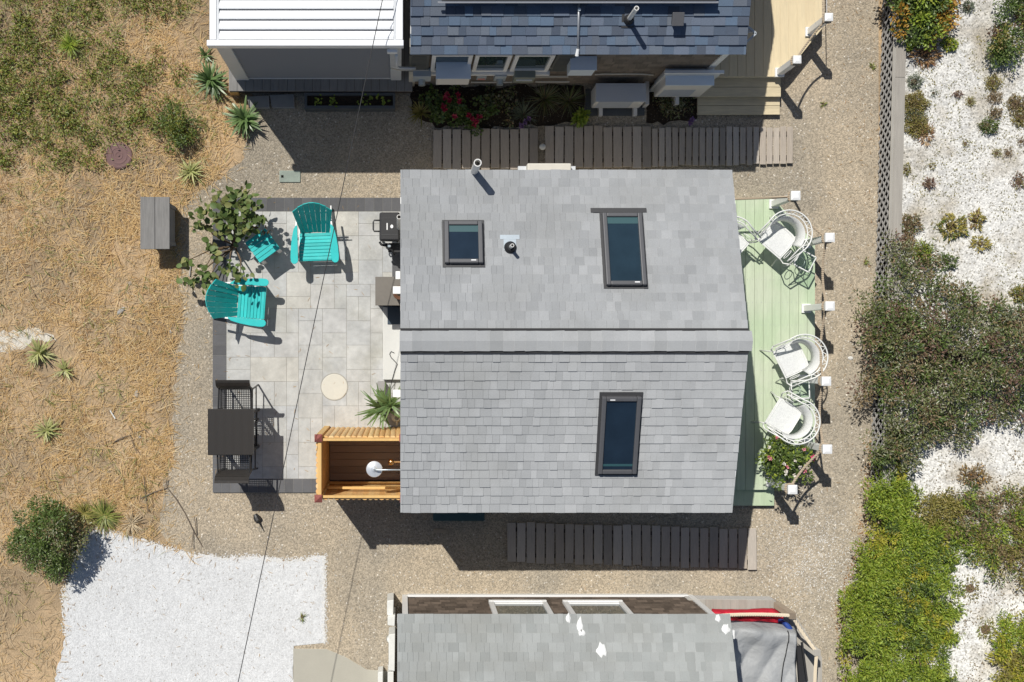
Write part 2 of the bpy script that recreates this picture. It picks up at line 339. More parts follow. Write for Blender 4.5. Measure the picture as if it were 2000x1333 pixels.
def blades(name, pos, ang, el, Ln, Wd, droop, m, parent=None, kind=None):
    """curved two-segment strips"""
    n = len(pos); h = np.stack([np.cos(ang), np.sin(ang), np.zeros(n)], 1); sd = np.stack([-np.sin(ang), np.cos(ang), np.zeros(n)], 1)
    up = np.array([[0, 0, 1.0]]); Ln = np.asarray(Ln)[:, None]; Wd = np.broadcast_to(np.asarray(Wd, float), (n,))[:, None]; el = np.asarray(el)[:, None]; droop = np.asarray(droop)[:, None]
    p1 = pos + (h * np.cos(el) + up * np.sin(el)) * Ln * .5
    e2 = el - droop; p2 = p1 + (h * np.cos(e2) + up * np.sin(e2)) * Ln * .5
    if True:
        p1[:, 2] = np.maximum(p1[:, 2], pos[:, 2] + .004); p2[:, 2] = np.maximum(p2[:, 2], pos[:, 2] + .003)
    v = np.stack([pos - sd * Wd * .4, pos + sd * Wd * .4, p1 + sd * Wd * .5, p1 - sd * Wd * .5, p2 + sd * Wd * .12, p2 - sd * Wd * .12], 1)
    return arr_mesh(name, v, [(0, 1, 2, 3), (3, 2, 4, 5)], m, parent, kind)
def inpoly(x, y, poly):
    p = np.array(poly); r = np.zeros(len(x), bool); j = len(p) - 1
    for i in range(len(p)):
        c = ((p[i, 1] > y) != (p[j, 1] > y)); t = (p[j, 0] - p[i, 0]) * (y - p[i, 1]) / (p[j, 1] - p[i, 1] + 1e-12) + p[i, 0]
        r ^= c & (x < t); j = i
    return r
def vnoise(x, y, sc, seed=0):
    g = np.random.default_rng(seed).random((64, 64)); x = x * sc + 1000; y = y * sc + 1000
    xi = np.floor(x).astype(int); yi = np.floor(y).astype(int); fx = x - xi; fy = y - yi
    fx = fx * fx * (3 - 2 * fx); fy = fy * fy * (3 - 2 * fy); q = lambda a, b: g[a % 64, b % 64]
    return (q(xi, yi) * (1 - fx) + q(xi + 1, yi) * fx) * (1 - fy) + (q(xi, yi + 1) * (1 - fx) + q(xi + 1, yi + 1) * fx) * fy
def rough_poly(pts, z=0.0, step=.09, amp=.05, straight=()):
    w = [P(a, b, z) for a, b in pts]; o = []
    for i in range(len(w)):
        a, b = w[i], w[(i + 1) % len(w)]; o.append((a.x, a.y))
        L = (b - a).length
        if i in straight or L > 6: continue
        d = (b - a).normalized(); nn = Vector((-d.y, d.x, 0)); k = int(L / step); f1, f2, p1, p2 = R.uniform(.15, .4), R.uniform(.6, 1.2), R.uniform(0, 6), R.uniform(0, 6)
        for j in range(1, k):
            q = a + d * (L * j / k) + nn * (R.gauss(0, amp * .6) + amp * (.7 * math.sin(j * f1 + p1) + .45 * math.sin(j * f2 + p2)) * min(1, j / 3, (k - j) / 3))
            o.append((q.x, q.y))
    return o
def stones(name, pos, size, m, kind='stuff'):
    n = len(pos); a = rng.uniform(0, 6.283, n); sx = size * rng.uniform(.6, 1.3, n); sy = sx * rng.uniform(.5, .95, n); sz = sx * rng.uniform(.3, .6, n)
    ca, sa = np.cos(a), np.sin(a); v = []
    for x, y, z in ((1, 0, .1), (.25, .9, 0), (-.95, .2, .1), (-.1, -1, 0), (.15, .1, 1.0), (0, 0, -.4)):
        v.append(np.stack([pos[:, 0] + ca * x * sx - sa * y * sy, pos[:, 1] + sa * x * sx + ca * y * sy, pos[:, 2] + z * sz], 1))
    return tag(arr_mesh(name, np.stack(v, 1), [(0, 1, 4), (1, 2, 4), (2, 3, 4), (3, 0, 4)], m), kind=kind)
def perforate(m, share, col):
    nt = m.node_tree; N = nt.nodes; out = N['Material Output']; src = out.inputs[0].links[0].from_socket
    tr = N.new('ShaderNodeBsdfTransparent'); mx = N.new('ShaderNodeMixShader'); mx.inputs[0].default_value = share
    nt.links.new(src, mx.inputs[1]); nt.links.new(tr.outputs[0], mx.inputs[2]); nt.links.new(mx.outputs[0], out.inputs[0])
perforate(M['mesh_white'], .20, None)
SUN, SKY, EXPO = 4.9, .072, -.17
# ------------------------------------------------------------------ ground
def sheet(name, poly, z, m): return tag(MB().sheet(poly, z).build(name, m), kind='structure')
sheet('ground', [(-70, -70), (70, -70), (70, 70), (-70, 70)], 0, 'soil')
GRAVEL = [(470, -600), (474, 120), (500, 200), (484, 262), (470, 318), (428, 352), (388, 374), (356, 408), (344, 468), (352, 540), (358, 602), (346, 680), (336, 780), (340, 900), (318, 960), (308, 1032), (330, 1062), (420, 1096), (630, 1098), (628, 1250), (575, 1262), (575, 2000), (1716, 2000), (1716, -600)]
sheet('gravel', rough_poly(GRAVEL, .004, amp=.045, straight=(0, 18, 19, 20, 21, 22, 23)), .004, 'gravel')
PEB = [(60, 1600), (108, 1333), (128, 1240), (124, 1160), (142, 1100), (150, 1062), (188, 1030), (236, 1044), (300, 1062), (372, 1084), (440, 1090), (500, 1087), (560, 1096), (634, 1086), (634, 1256), (574, 1262), (572, 1600)]
sheet('white_pebbles', rough_poly(PEB, .012, step=.06, amp=.022, straight=(13, 14, 16)), .012, 'pebble')
tag(MB().prism([tuple(P(*q)[:2]) for q in ((573, 1600), (573, 1267), (638, 1268), (676, 1284), (716, 1308), (765, 1312), (770, 1600))], .004, .022).build('concrete_slab', 'concrete'), kind='structure')

# patio: ashlar pavers on a joint bed with a charcoal border
px0, px1, py0, py1 = X(416), X(800), Y(962), Y(387)
pb = MB(); bb = MB()
sheet('patio_bed', [(px0, py0), (px1, py0), (px1, py1), (px0, py1)], .0345, 'joint')
bx0, by0, by1 = X(443), Y(935), Y(414)
cell = .2035; nx = int((px1 - bx0) / cell) + 1; ny = int(round((by1 - by0) / cell)); cy = (by1 - by0) / ny
occ = [[0] * nx for _ in range(ny)]
for j in range(ny):
    for i in range(nx):
        if occ[j][i]: continue
        opts = [(2, 2), (2, 2), (2, 2), (3, 2), (2, 1), (1, 2), (2, 1)]; R.shuffle(opts)
        for w, h in opts + [(1, 1)]:
            w = min(w, nx - i); h = min(h, ny - j)
            if all(not occ[j + b][i + a] for a in range(w) for b in range(h)): break
        else: w = h = 1
        for a in range(w):
            for b in range(h): occ[j + b][i + a] = 1
        x0, y0 = bx0 + i * cell, by0 + j * cy; x1 = min(x0 + w * cell, px1)
        pb.box(x0 + .0025, x1 - .0025, y0 + .0025, y0 + h * cy - .0025, .035, .0385 + R.uniform(0, .002))
pb.build('patio_pavers', 'paver', bevel=.0015)['kind'] = 'structure'
def run(a, b, n): return [(a + (b - a) * i / n, a + (b - a) * (i + 1) / n) for i in range(n)]
for a, b in run(px0, px1, 22):
    for lo, hi in ((by1, py1), (py0, by0)): bb.box(a + .002, b - .002, lo + .003, hi - .003, .035, .0385 + R.uniform(0, .002))
for a, b in run(by0, by1, 26): bb.box(px0 + .002, bx0 - .003, a + .002, b - .002, .035, .0385 + R.uniform(0, .002))
tag(bb.build('patio_border', 'border', bevel=.0015), kind='structure')
bb = MB()
for a, b in run(Y(600), Y(478), 6): bb.box(X(766), px1, a + .002, b - .002, .0412, .0445)
tag(bb.build('patio_apron', 'border'), kind='structure')

# raised shell bed behind the lattice fence
BX = 8.30
tag(MB().box(BX, 70, -70, 70, .001, .43).build('shell_bed', 'shell'), kind='structure')

# ------------------------------------------------------------------ house helpers
def shingles(mb, o, u, v, L, Rn, ex=.136, wmin=.07, wmax=.175, lift=1.0):
    """courses of architectural tabs; o eave corner, u along the eave, v up the slope"""
    o, u, v = Vector(o), Vector(u).normalized(), Vector(v).normalized(); n = u.cross(v)
    if n.z < 0: n = -n
    r = 0; a = 0.0
    while a < Rn - .01:
        b = min(a + ex + .02, Rn); x = -R.uniform(0, .2); wob = R.uniform(-.003, .003)
        while x < L:
            w = R.uniform(wmin, wmax); x0, x1 = max(x, 0), min(x + w, L); x += w
            if x1 - x0 < .015: continue
            t = (.012 + R.choice((0, 0, .006, .009))) * lift; a0 = a + wob + R.uniform(-.002, .002)
            c = [o + u * x0 + v * a0, o + u * (x1 - .0025) + v * a0, o + u * (x1 - .0025) + v * b, o + u * x0 + v * b]
            mb.add([c[0], c[1], c[2], c[3], c[0] + n * t, c[1] + n * t, c[2] + n * .0025, c[3] + n * .0025], [(4, 5, 6, 7), (0, 1, 5, 4), (1, 2, 6, 5), (3, 0, 4, 7)] if u.cross(v).z > 0 else [(7, 6, 5, 4), (4, 5, 1, 0), (5, 6, 2, 1), (7, 4, 0, 3)])
        a += ex; r += 1
def slab(mb, o, u, v, L, Rn, th, drop=.004):
    o, u, v = Vector(o), Vector(u).normalized(), Vector(v).normalized(); n = u.cross(v)
    if n.z < 0: n = -n
    o = o - n * drop; c = [o, o + u * L, o + u * L + v * Rn, o + v * Rn]
    vs = [q - n * th for q in c] + c
    mb.add(vs, MB.BF if u.cross(v).z > 0 else [tuple(reversed(f)) for f in MB.BF])
class Slope:
    def __init__(s, o, u, v): s.o, s.u, s.v = Vector(o), Vector(u).normalized(), Vector(v).normalized(); s.n = s.u.cross(s.v); s.n = s.n if s.n.z > 0 else -s.n
    def at(s, a, b, h=0): return s.o + s.u * a + s.v * b + s.n * h
    def ab(s, px, py, h=0.0):      # pixel -> (a, b) on the plane lifted by h
        d = Vector(((px - NX) / S / H, (NY - py) / S / H, -1)); c = Vector((0, 0, H)); q = s.o + s.n * h
        t = (q - c).dot(s.n) / d.dot(s.n); w = c + d * t - q; return w.dot(s.u), w.dot(s.v)
    def box(s, mb, a0, a1, b0, b1, h0, h1):
        vs = [s.at(a, b, h) for h in (h0, h1) for a, b in ((a0, b0), (a1, b0), (a1, b1), (a0, b1))]
        mb.add(vs, MB.BF if s.u.cross(s.v).z > 0 else [tuple(reversed(f)) for f in MB.BF])

# ------------------------------------------------------------------ the grey cottage in the middle
EZ, RZ = 2.5, 3.26
xE0, xE1, yN, yS = 0.0, 4.852, 2.598, -2.403; yR = .0975
B = thing('cottage', 'grey shingled cottage with three skylights and a ridge running left to right', 'house', (2.4, .1, 0))
vN = Vector((0, yR - yN, RZ - EZ)); vS = Vector((0, yR - yS, RZ - EZ)); LN, LS = vN.length, vS.length
SN = Slope((xE0, yN, EZ), (1, 0, 0), vN); SS = Slope((xE0, yS, EZ), (1, 0, 0), vS)
rf = MB(); shingles(rf, SN.o, SN.u, SN.v, xE1, LN - .04); shingles(rf, SS.o, SS.u, SS.v, xE1, LS - .04)
roofB = rf.build('roof', 'shingle', B)
fb = MB()
slab(fb, SN.o, SN.u, SN.v, xE1, LN, .11); slab(fb, SS.o, SS.u, SS.v, xE1, LS, .11)
fb.build('fascia', 'white', roofB)
vb = MB()
for s, LL in ((SN, LN), (SS, LS)): s.box(vb, .0, xE1, LL - .176, LL + .0, .0, .030)
vb.build('ridge_vent', 'felt', roofB)
cb = MB(); x = -.01
while x < xE1 + .01:
    w = R.uniform(.13, .2); x1 = min(x + w, xE1 + .012); h = .05 + R.uniform(0, .004)
    a = [Vector((xx, yR + sg * dy, RZ + hh)) for xx, e in ((x, .010), (x1 + .02, 0)) for sg, dy, hh in ((1, .142 + R.uniform(-.004, .004), h - .044 + e), (0, 0, h + .012 + e), (-1, .142 + R.uniform(-.004, .004), h - .044 + e))]
    b = [q - Vector((0, 0, .013)) for q in a]
    cb.add(a + b, [(0, 1, 4, 3)[::-1], (1, 2, 5, 4)[::-1], (0, 6, 9, 3), (2, 5, 11, 8), (0, 1, 7, 6), (1, 2, 8, 7), (6, 7, 10, 9), (7, 8, 11, 10), (3, 9, 10, 4), (4, 10, 11, 5)]); x = x1
cb.build('ridge_cap', 'shingle', roofB)
wb = MB(); hw = lambda y: EZ - .16 + (RZ - EZ) * (1 - abs(y - yR) / (yN - yR))
wx0, wx1, wy0, wy1 = .13, 4.15, -2.22, 2.42
pts = [(wy0, 0), (wy1, 0), (wy1, hw(wy1)), (yR, hw(yR)), (wy0, hw(wy0))]
wb.add([(wx0, y, z) for y, z in pts] + [(wx1, y, z) for y, z in pts], [(4, 3, 2, 1, 0), (5, 6, 7, 8, 9), (0, 1, 6, 5), (1, 2, 7, 6), (2, 3, 8, 7), (3, 4, 9, 8), (4, 0, 5, 9)])
wb.build('wall', 'siding', B)
def door(par, x, y0, y1, z0, z1, out=-1):
    d = MB().box(x, x + .05 * out, y0, y1, z0, z1).build('door', 'white', par)
    MB().box(x + .05 * out, x + .06 * out, y0 + .12, y1 - .12, z0 + .5, z1 - .15).build('pane', 'winglass', d)
    MB().tube([(x + .05 * out, y0 + .1, z0 + 1), (x + .1 * out, y0 + .1, z0 + 1), (x + .1 * out, y0 + .2, z0 + 1)], .012).build('handle', 'chrome', d)
door(B, wx0, -.42, .50, .16, 2.16)
for y0, y1 in ((-1.9, -.3), (.4, 2.1)):
    w = MB().box(wx1, wx1 + .04, y0, y1, .3, 2.2).build('patio_door', 'white', B)
    MB().box(wx1 + .04, wx1 + .047, y0 + .1, y1 - .1, .42, 2.1).build('pane', 'winglass', w)
for x0 in (1.2, 2.9):
    w = MB().box(x0, x0 + .8, wy0, wy0 - .04, 1.1, 2.0).build('window', 'white', B)
    MB().box(x0 + .08, x0 + .72, wy0 - .04, wy0 - .046, 1.18, 1.92).build('pane', 'winglass', w)
MB().box(.015, .125, wy0 - .17, wy0 + .02, .0, 2.42).build('light_gap_filler', 'siding', B)  # strip added to block a sliver of sunlight passing the corner
# porch posts that carry the overhanging gable
for y in (-2.1, 2.3): MB().box(4.66, 4.76, y - .05, y + .05, .25, 2.32).build('post', 'white', B)

def skylight(sl, x0, x1, yt, yb, glass, blind=None, name='skylight', apron=.07, head=None, tagpos=1):
    """pixel box of the frame's top face (x0..x1 at the eave edge of the frame)"""
    h = .10
    a0, b_t = sl.ab(x0, yt, h); a1, _ = sl.ab(x1, yt, h); _, b_b = sl.ab(x0, yb, h)
    lo, hi = min(b_t, b_b), max(b_t, b_b); f = MB(); w = .062
    sl.box(f, a0, a0 + w, lo, hi, -.02, h); sl.box(f, a1 - w, a1, lo, hi, -.02, h)
    sl.box(f, a0 + w + .001, a1 - w - .001, lo, lo + w, -.02, h - .002); sl.box(f, a0 + w + .001, a1 - w - .001, hi - w, hi, -.02, h - .002)
    fr = f.build(name, 'skyframe', B, bevel=.012)
    p = MB(); sl.box(p, a0 + w - .005, a1 - w + .005, lo + w - .005, hi - w + .005, .02, .066); p.build('pane', glass, fr)
    if blind is not None:
        p = MB(); e0, e1 = (hi - w - .11, hi - w) if blind > 0 else (lo + w + .05, lo + w + .085)
        if sl is SN: e0, e1 = lo + w, lo + w + .10
        sl.box(p, a0 + w, a1 - w, e0, e1, .066, .069); p.build('blind', 'blind', fr)
    q = MB()
    sl.box(q, a0 - .03, a1 + .03, lo - apron, lo - .001, .003, .026); sl.box(q, a0 - .03, a1 + .03, hi + .001, hi + apron, .003, .026)
    sl.box(q, a0 - .03, a0 - .001, lo, hi, .003, .026); sl.box(q, a1 + .001, a1 + .03, lo, hi, .003, .026)
    if head: sl.box(q, sl.ab(head[0], yt)[0], sl.ab(head[1], yt)[0], lo - .10, lo - .03, .0262, .0285)
    q.build('flashing', 'charcoal', fr)
    q = MB(); e = (hi - w * .6) if sl is SN else (hi - w * .6)
    ax_ = a1 - .17 if sl is SN else a0 + .11; sl.box(q, ax_, ax_ + .07, e - .008, e + .008, h - .002, h + .002); q.build('latch', 'white', fr)
skylight(SN, 868, 942, 431, 513, 'skyglass', 1, apron=.04, head=None)
skylight(SN, 1177, 1254, 415, 556, 'skyglass_t', 1, apron=.03, head=(1153, 1262))
skylight(SS, 1177, 1254, 777, 927, 'skyglass', -1, apron=.05)
# plumbing vent with rubber boot
a, b = SN.ab(996, 484); q = SN.at(a, b)
fl = MB(); SN.box(fl, a - .09, a + .09, b - .12, b + .05, .0135, .0165); SN.box(fl, a - .14, a + .14, b - .19, b - .121, .0135, .0165)
vf = fl.build('vent_flashing', 'flash', B)
MB().lathe([(.088, -.02), (.086, .05), (.07, .075), (.05, .12), (.03, .122)], q, 20).build('boot', 'rubber', vf, smooth=False)
MB().lathe([(.026, 0), (.026, .33), (.018, .33), (.018, .2), (.0, .2)], q, 14).build('pipe', 'pvc', vf)
q = P(926, 335, 2.5)
MB().lathe([(.055, -.6), (.055, .72), (.042, .72), (.042, .45), (0, .45)], q, 18).build('vent_pipe', 'pvc', B)
# north wall bump-out with a cream top
hd = MB().box(X(1030, 2.05), X(1116, 2.05), 2.42, Y(319, 2.05), 1.2, 2.05).build('wall_cabinet', 'siding', B, bevel=.02)
tb = MB(); tb.box(X(1012, 1.9), X(1124, 1.9), 2.42, Y(325, 1.9), 1.82, 1.9); tb.build('cabinet_shelf', 'lgrey', hd)

# wall lamps, landing, mat
for py in (567, 769):
    c = P(778, py, 1.75)
    t = thing('wall_lamp', ('white square wall lamp above the taupe cabinet and brown pot' if py < 600 else 'white square wall lamp above the potted yucca'), 'lamp', (wx0, c.y, 1.75), 'wall lamps either side of the cottage door')
    MB().box(wx0, wx0 - .03, c.y - .06, c.y + .06, 1.5, 1.7).build('backplate', 'white', t)
    MB().box(-.115, .07, c.y - .058, c.y + .058, 1.70, 1.75).build('lamp_shade', 'white', t, bevel=.008)
    MB().box(-.09, .04, c.y - .045, c.y + .045, 1.52, 1.70).build('pane', 'winglass', t)
t = thing('downpipe', 'white pipe end at the cottage corner by the grill', 'pipe', (-.01, Y(424, 2.2), 0))
MB().lathe([(.035, .0), (.035, 2.2), (.026, 2.2), (.026, 2.0), (0, 2.0)], (-.02, Y(424, 2.2), 0), 14).build('tube', 'pvc', t)
tag(MB().box(-.075, .0, Y(546, 1.6), Y(530, 1.6), 1.45, 1.6).build('junction_box', 'white', None, bevel=.01), 'small white box on the cottage wall just above the taupe cabinet', 'box')
tag(MB().box(X(748, .15), .128, Y(742, .15), Y(600, .15), .039, .15).build('landing_step', 'mat_white', bevel=.008), 'white landing step below the cottage door', 'step')
tag(MB().box(X(757, .16), .12, Y(634, .16), Y(599, .16), .151, .163).build('doormat', 'doormat', bevel=.003), 'slate blue doormat on the white landing step', 'mat')
wire_shadow = MB(); cp = [P(770, 690, .2), P(764, 687, .2), P(761, 692, .2), P(764, 699, .2), P(772, 707, .2), P(776, 712, .2), P(771, 725, .2), P(766, 742, .2)]
for q in cp: q.z = .16
tag(wire_shadow.tube(cp + [Vector((X(762), Y(760), .06))], .006, 6).build('cable', 'wire'), 'black tube drawn as the shadow of a wire loop on the white landing step', 'cable')  # dark tube stands in for the shadow of the service wire's loop

# storage bin, stone, post in the shade behind the cottage
t = thing('storage_bin', 'dark teal storage bin in the shade of the cottage eave', 'bin', P(893, 1012))
c0, c1 = P(848, 1016, .3), P(944, 1000, .3)
MB().box(c0.x, c1.x, c0.y, c1.y, .005, .26).build('body', mat('teal_bin', (.02, .06, .065), .5), t, bevel=.02)
MB().box(c0.x - .02, c1.x + .02, c0.y - .02, c1.y + .02, .261, .31).build('lid', mat('teal_bin_lid', (.03, .075, .08), .5), t, bevel=.02)
tag(MB().box(X(848), X(872), Y(1041), Y(1033), .005, .05).build('paver_stone', 'stone', bevel=.01), 'small grey block lying on shaded gravel', 'stone')

# ------------------------------------------------------------------ lower neighbour (bottom of the photo)
CH = thing('cottage', 'pale grey shingled cottage with white sealant patches, cut off by the bottom edge', 'house', (2.5, -6.3, 0))
eC, yCe, slC = 2.3, Y(1200, 2.3), .40
xC0, xC1 = X(776, 2.3), X(1426, 2.3); yCr = yCe - 2.45; rC = eC + 2.45 * slC
SCn = Slope((xC0, yCe, eC), (1, 0, 0), (0, -2.45, 2.45 * slC)); LC = math.hypot(2.45, 2.45 * slC)
SCs = Slope((xC0, yCr - 2.45, eC), (1, 0, 0), (0, 2.45, 2.45 * slC))
rf = MB(); shingles(rf, SCn.o, SCn.u, SCn.v, xC1 - xC0, LC, lift=.8); shingles(rf, SCs.o, SCs.u, SCs.v, xC1 - xC0, LC)
rc = rf.build('roof', 'shingle_warm', CH)
fb = MB(); slab(fb, SCn.o, SCn.u, SCn.v, xC1 - xC0, LC, .09); slab(fb, SCs.o, SCs.u, SCs.v, xC1 - xC0, LC, .09); fb.build('fascia', 'white', rc)
def blot(px, py, rx, ry, ph):
    a, b = SCn.ab(px, py); n = 14; mb = MB()
    ring = [(a + rx * (1 + .3 * math.sin(3 * k + ph) * math.cos(k * 1.7 + ph)) * math.cos(6.283 * k / n), b + ry * (1 + .25 * math.cos(2.3 * k + ph)) * math.sin(6.283 * k / n)) for k in range(n)]
    lo = [SCn.at(x, y, .008) for x, y in ring]; hi = [SCn.at(a + (x - a) * .8, b + (y - b) * .8, .021) for x, y in ring]
    mb.add(lo + hi, [tuple(range(n, 2 * n))[::-1]] + [(k, (k + 1) % n, n + (k + 1) % n, n + k)[::-1] for k in range(n)])
    return mb
for i, (px, py, rx, ry) in enumerate(((1133, 1222, .045, .11), (1136, 1236, .05, .05), (1175, 1270, .075, .10), (1417, 1229, .06, .075), (1402, 1208, .04, .055), (1110, 1208, .035, .07))):
    blot(px, py, rx, ry, i * 1.3).build('sealant_patch', 'seal', rc, smooth=True)
wC = Y(1165); xw0, xw1 = .03, X(1352)
wb = MB(); wb.box(xw0 + .09, xw1 - .09, -8.6, wC, .05, 2.28)
# courses of wall shingles
for k in range(16):
    z0 = .06 + k * .138; x = xw0 + .09
    while x < xw1 - .09:
        w = R.uniform(.09, .2); x1 = min(x + w, xw1 - .09); y = wC
        wb.add([(x, y, z0), (x1 - .004, y, z0), (x1 - .004, y, z0 + .15), (x, y, z0 + .15), (x, y + .016, z0), (x1 - .004, y + .016, z0), (x1 - .004, y + .004, z0 + .14), (x, y + .004, z0 + .14)], [(4, 7, 6, 5), (0, 4, 5, 1)[::-1], (0, 3, 7, 4), (1, 5, 6, 2)]); x = x1
wb.build('wall', 'cedar_dark', CH)
for xa in (xw0, xw1 - .09): MB().box(xa, xa + .09, wC - .1, wC + .03, .0, 2.28).build('corner_board', 'white', CH)
MB().box(xw0 + .091, xw1 - .091, wC + .0, wC + .045, .0, .1).build('base_board', 'white', CH)
for x0, x1 in ((954, 1066), (1098, 1214)):
    a, b = X(x0, .5), X(x1, .5); w = MB(); z0, z1 = .52, 1.7; y = wC + .012
    w.box(a, b, y, y + .055, z0, z0 + .07); w.box(a, a + .075, y, y + .045, z0 + .0705, z1); w.box(b - .075, b, y, y + .045, z0 + .0705, z1); w.box(a + .0755, b - .0755, y, y + .045, z1 - .075, z1); w.box(a + .0755, b - .0755, y, y + .035, z0 + .0705, z0 + .13)
    f = w.build('window', 'white', CH)
    MB().box(a + .07, b - .07, y - .005, y + .012, z0 + .12, z1 - .07).build('pane', 'winglass', f)
# worn fence rail and boards at its left side
t = thing('wooden_fence', 'peeling white low fence against the left wall of the bottom cottage', 'fence', (X(765), -5, 0))
for x0, x1, y0, y1, z in ((756, 768, 1172, 1202, .55), (757, 771, 1202, 1222, .6), (759, 771, 1238, 1310, .5), (738, 747, 1312, 1500, .35), (757, 768, 1312, 1500, .45)):
    MB().prism([tuple(P(*q, z)[:2]) for q in ((x0, y1), (x1, y1 + 2), (x1 + 1, y0), (x0, y0 + 2))], .02, z).build('board', 'white_worn', t, bevel=.012)
tag(MB().lathe([(.0, .14), (.05, .14), (.065, .10), (.08, .0), (0, 0)], P(763, 1247, .0), 9).build('shell', 'white_worn', smooth=True), 'broken white shell beside the peeling fence', 'shell')

# ------------------------------------------------------------------ upper neighbour with solar panels
A = thing('cottage', 'cottage with blue grey roof under solar panels and white windows at the top edge', 'house', (2.6, 6.5, 0))
eA, yA, slA = 2.4, 4.32, .34; xA0, xA1 = .145, 5.08; yAr = 6.88; dA = yAr - yA
SA = Slope((xA0, yA, eA), (1, 0, 0), (0, dA, dA * slA)); LA = math.hypot(dA, dA * slA)
SA2 = Slope((xA0, yAr + dA, eA), (1, 0, 0), (0, -dA, dA * slA))
rf = MB(); shingles(rf, SA.o, SA.u, SA.v, xA1 - xA0, LA, wmin=.10, wmax=.23, lift=1.5); shingles(rf, SA2.o, SA2.u, SA2.v, xA1 - xA0, LA)
ra = rf.build('roof', 'shingle_blue', A)
fb = MB(); slab(fb, SA.o, SA.u, SA.v, xA1 - xA0, LA, .09); slab(fb, SA2.o, SA2.u, SA2.v, xA1 - xA0, LA, .09); fb.build('fascia', 'white', ra)
wA = 4.47; wxa0, wxa1 = .14, 4.98
wb = MB(); wb.box(wxa0 + .1, wxa1 - .1, wA, 9.3, .1, 2.36)
for k in range(16):
    z0 = .12 + k * .138; x = wxa0 + .1
    while x < wxa1 - .1:
        w = R.uniform(.09, .2); x1 = min(x + w, wxa1 - .1); y = wA
        wb.add([(x, y, z0), (x1 - .004, y, z0), (x1 - .004, y, z0 + .15), (x, y, z0 + .15), (x, y - .016, z0), (x1 - .004, y - .016, z0), (x1 - .004, y - .004, z0 + .14), (x, y - .004, z0 + .14)], [(4, 5, 6, 7), (0, 1, 5, 4), (0, 4, 7, 3), (1, 2, 6, 5)]); x = x1
# gable ends
for xx in (wxa0 + .1, wxa1 - .1): wb.add([(xx, wA, 2.3), (xx, yAr, 2.3 + (yAr - wA) * slA), (xx, 2 * yAr - wA, 2.3)], [(0, 1, 2)])
wb.build('wall', 'cedar_old', A)
MB().box(wxa1 - .1, wxa1, wA - .03, wA + .1, .0, 2.36).build('corner_board', 'white', A)
MB().box(wxa0, wxa0 + .1, wA - .03, wA + .1, .0, 2.36).build('corner_board', 'siding', A)
def onwall(px, py, y=wA):        # pixel -> (x, z) on the south wall plane
    z = H - (y * S * H) / (NY - py); return X(px, z), z
xs0, zs = onwall(841, 132, wA - .06)
for px0_, px1_ in ((841, 917), (922, 990), (996, 1070)):
    a = onwall(px0_, 130)[0]; b = onwall(px1_, 130)[0]; z0, z1 = 1.1, 2.05; w = MB(); y = wA - .02
    w.box(a, a + .06, y - .05, y, z0, z1); w.box(b - .06, b, y - .05, y, z0, z1); w.box(a + .0605, b - .0605, y - .05, y, z0, z0 + .09); w.box(a + .0605, b - .0605, y - .05, y, z1 - .06, z1)
    f = w.build('window', 'white', A); MB().box(a + .055, b - .055, y - .015, y - .001, z0 + .08, z1 - .05).build('pane', 'winglass', f)
MB().box(onwall(839, 132)[0], onwall(1074, 132)[0], wA - .11, wA - .021, 1.02, 1.09).build('window_sill', 'white', A)
for p0, p1 in ((799, 837), (1077, 1112)):
    a, b = onwall(p0, 125)[0], onwall(p1, 125)[0]; s = MB(); s.box(a, b, wA - .05, wA - .018, 1.05, 2.0)
    for k in range(12): s.box(a + .04, b - .04, wA - .058, wA - .051, 1.1 + k * .07, 1.15 + k * .07)
    s.build('shutter', 'louvre_dark', A)
# rooftop pieces
t = thing('solar_array', 'row of dark solar panels racked above the blue grey roof', 'solar panels', SA.at(2.4, 1.2))
x0, x1 = X(862, 2.83), X(1401, 2.83); bb0 = (5.03 - yA) / (SA.v.y); n = 5
for k in range(n):
    a0 = x0 - xA0 + (x1 - x0) * k / n + .006; a1 = x0 - xA0 + (x1 - x0) * (k + 1) / n - .006
    f = MB(); SA.box(f, a0, a1, bb0, bb0 + 1.68, .13, .168); fr = f.build('panel', 'charcoal', t)
    f = MB(); SA.box(f, a0 + .02, a1 - .02, bb0 + .02, bb0 + 1.66, .1685, .171); f.build('cells', 'solar', fr)
f = MB(); SA.box(f, x0 - xA0 - .05, x1 - xA0 + .03, bb0 - .03, bb0 - .003, .13, .162); f.build('rail', 'steel', t)
for k in range(6):
    f = MB(); SA.box(f, x0 - xA0 + .3 + k * .75, x0 - xA0 + .34 + k * .75, bb0 + .2, bb0 + .24, -.01, .13); f.build('stand', 'charcoal', t)
t = thing('conduit', 'grey metal conduit running down the blue grey roof to a white end', 'conduit', SA.at(2.6, .4))
a0, b0 = SA.ab(1131, -6, .05); a1, b1 = SA.ab(1129, 96, .05)
MB().tube([SA.at(a0, b0, .045), SA.at(a1, b1, .045)], .017, 10).build('pipe', 'steel', t, smooth=True)
c0 = SA.at(a1, b1, .045); c1 = SA.at(*SA.ab(1127, 110, .05), .03)
MB().tube([c0, c1], [.022, .028], 10).build('fitting', 'white', t)
MB().lathe([(.024, -.03), (.024, .03)], SA.at(*SA.ab(1131, 20, .05), .045), 10).build('coupling', 'flash', t)
t = thing('roof_pipe', 'white pipe in a black boot on the blue grey roof', 'vent pipe', SA.at(*SA.ab(1228, 42)))
q = SA.at(*SA.ab(1227, 40))
f = MB(); a, b = SA.ab(1227, 42); SA.box(f, a - .10, a + .08, b - .09, b + .10, .012, .02); f.build('flashing', 'charcoal', t)
MB().lathe([(.075, -.03), (.072, .05), (.05, .1), (.035, .1)], q, 16).build('boot', 'rubber', t)
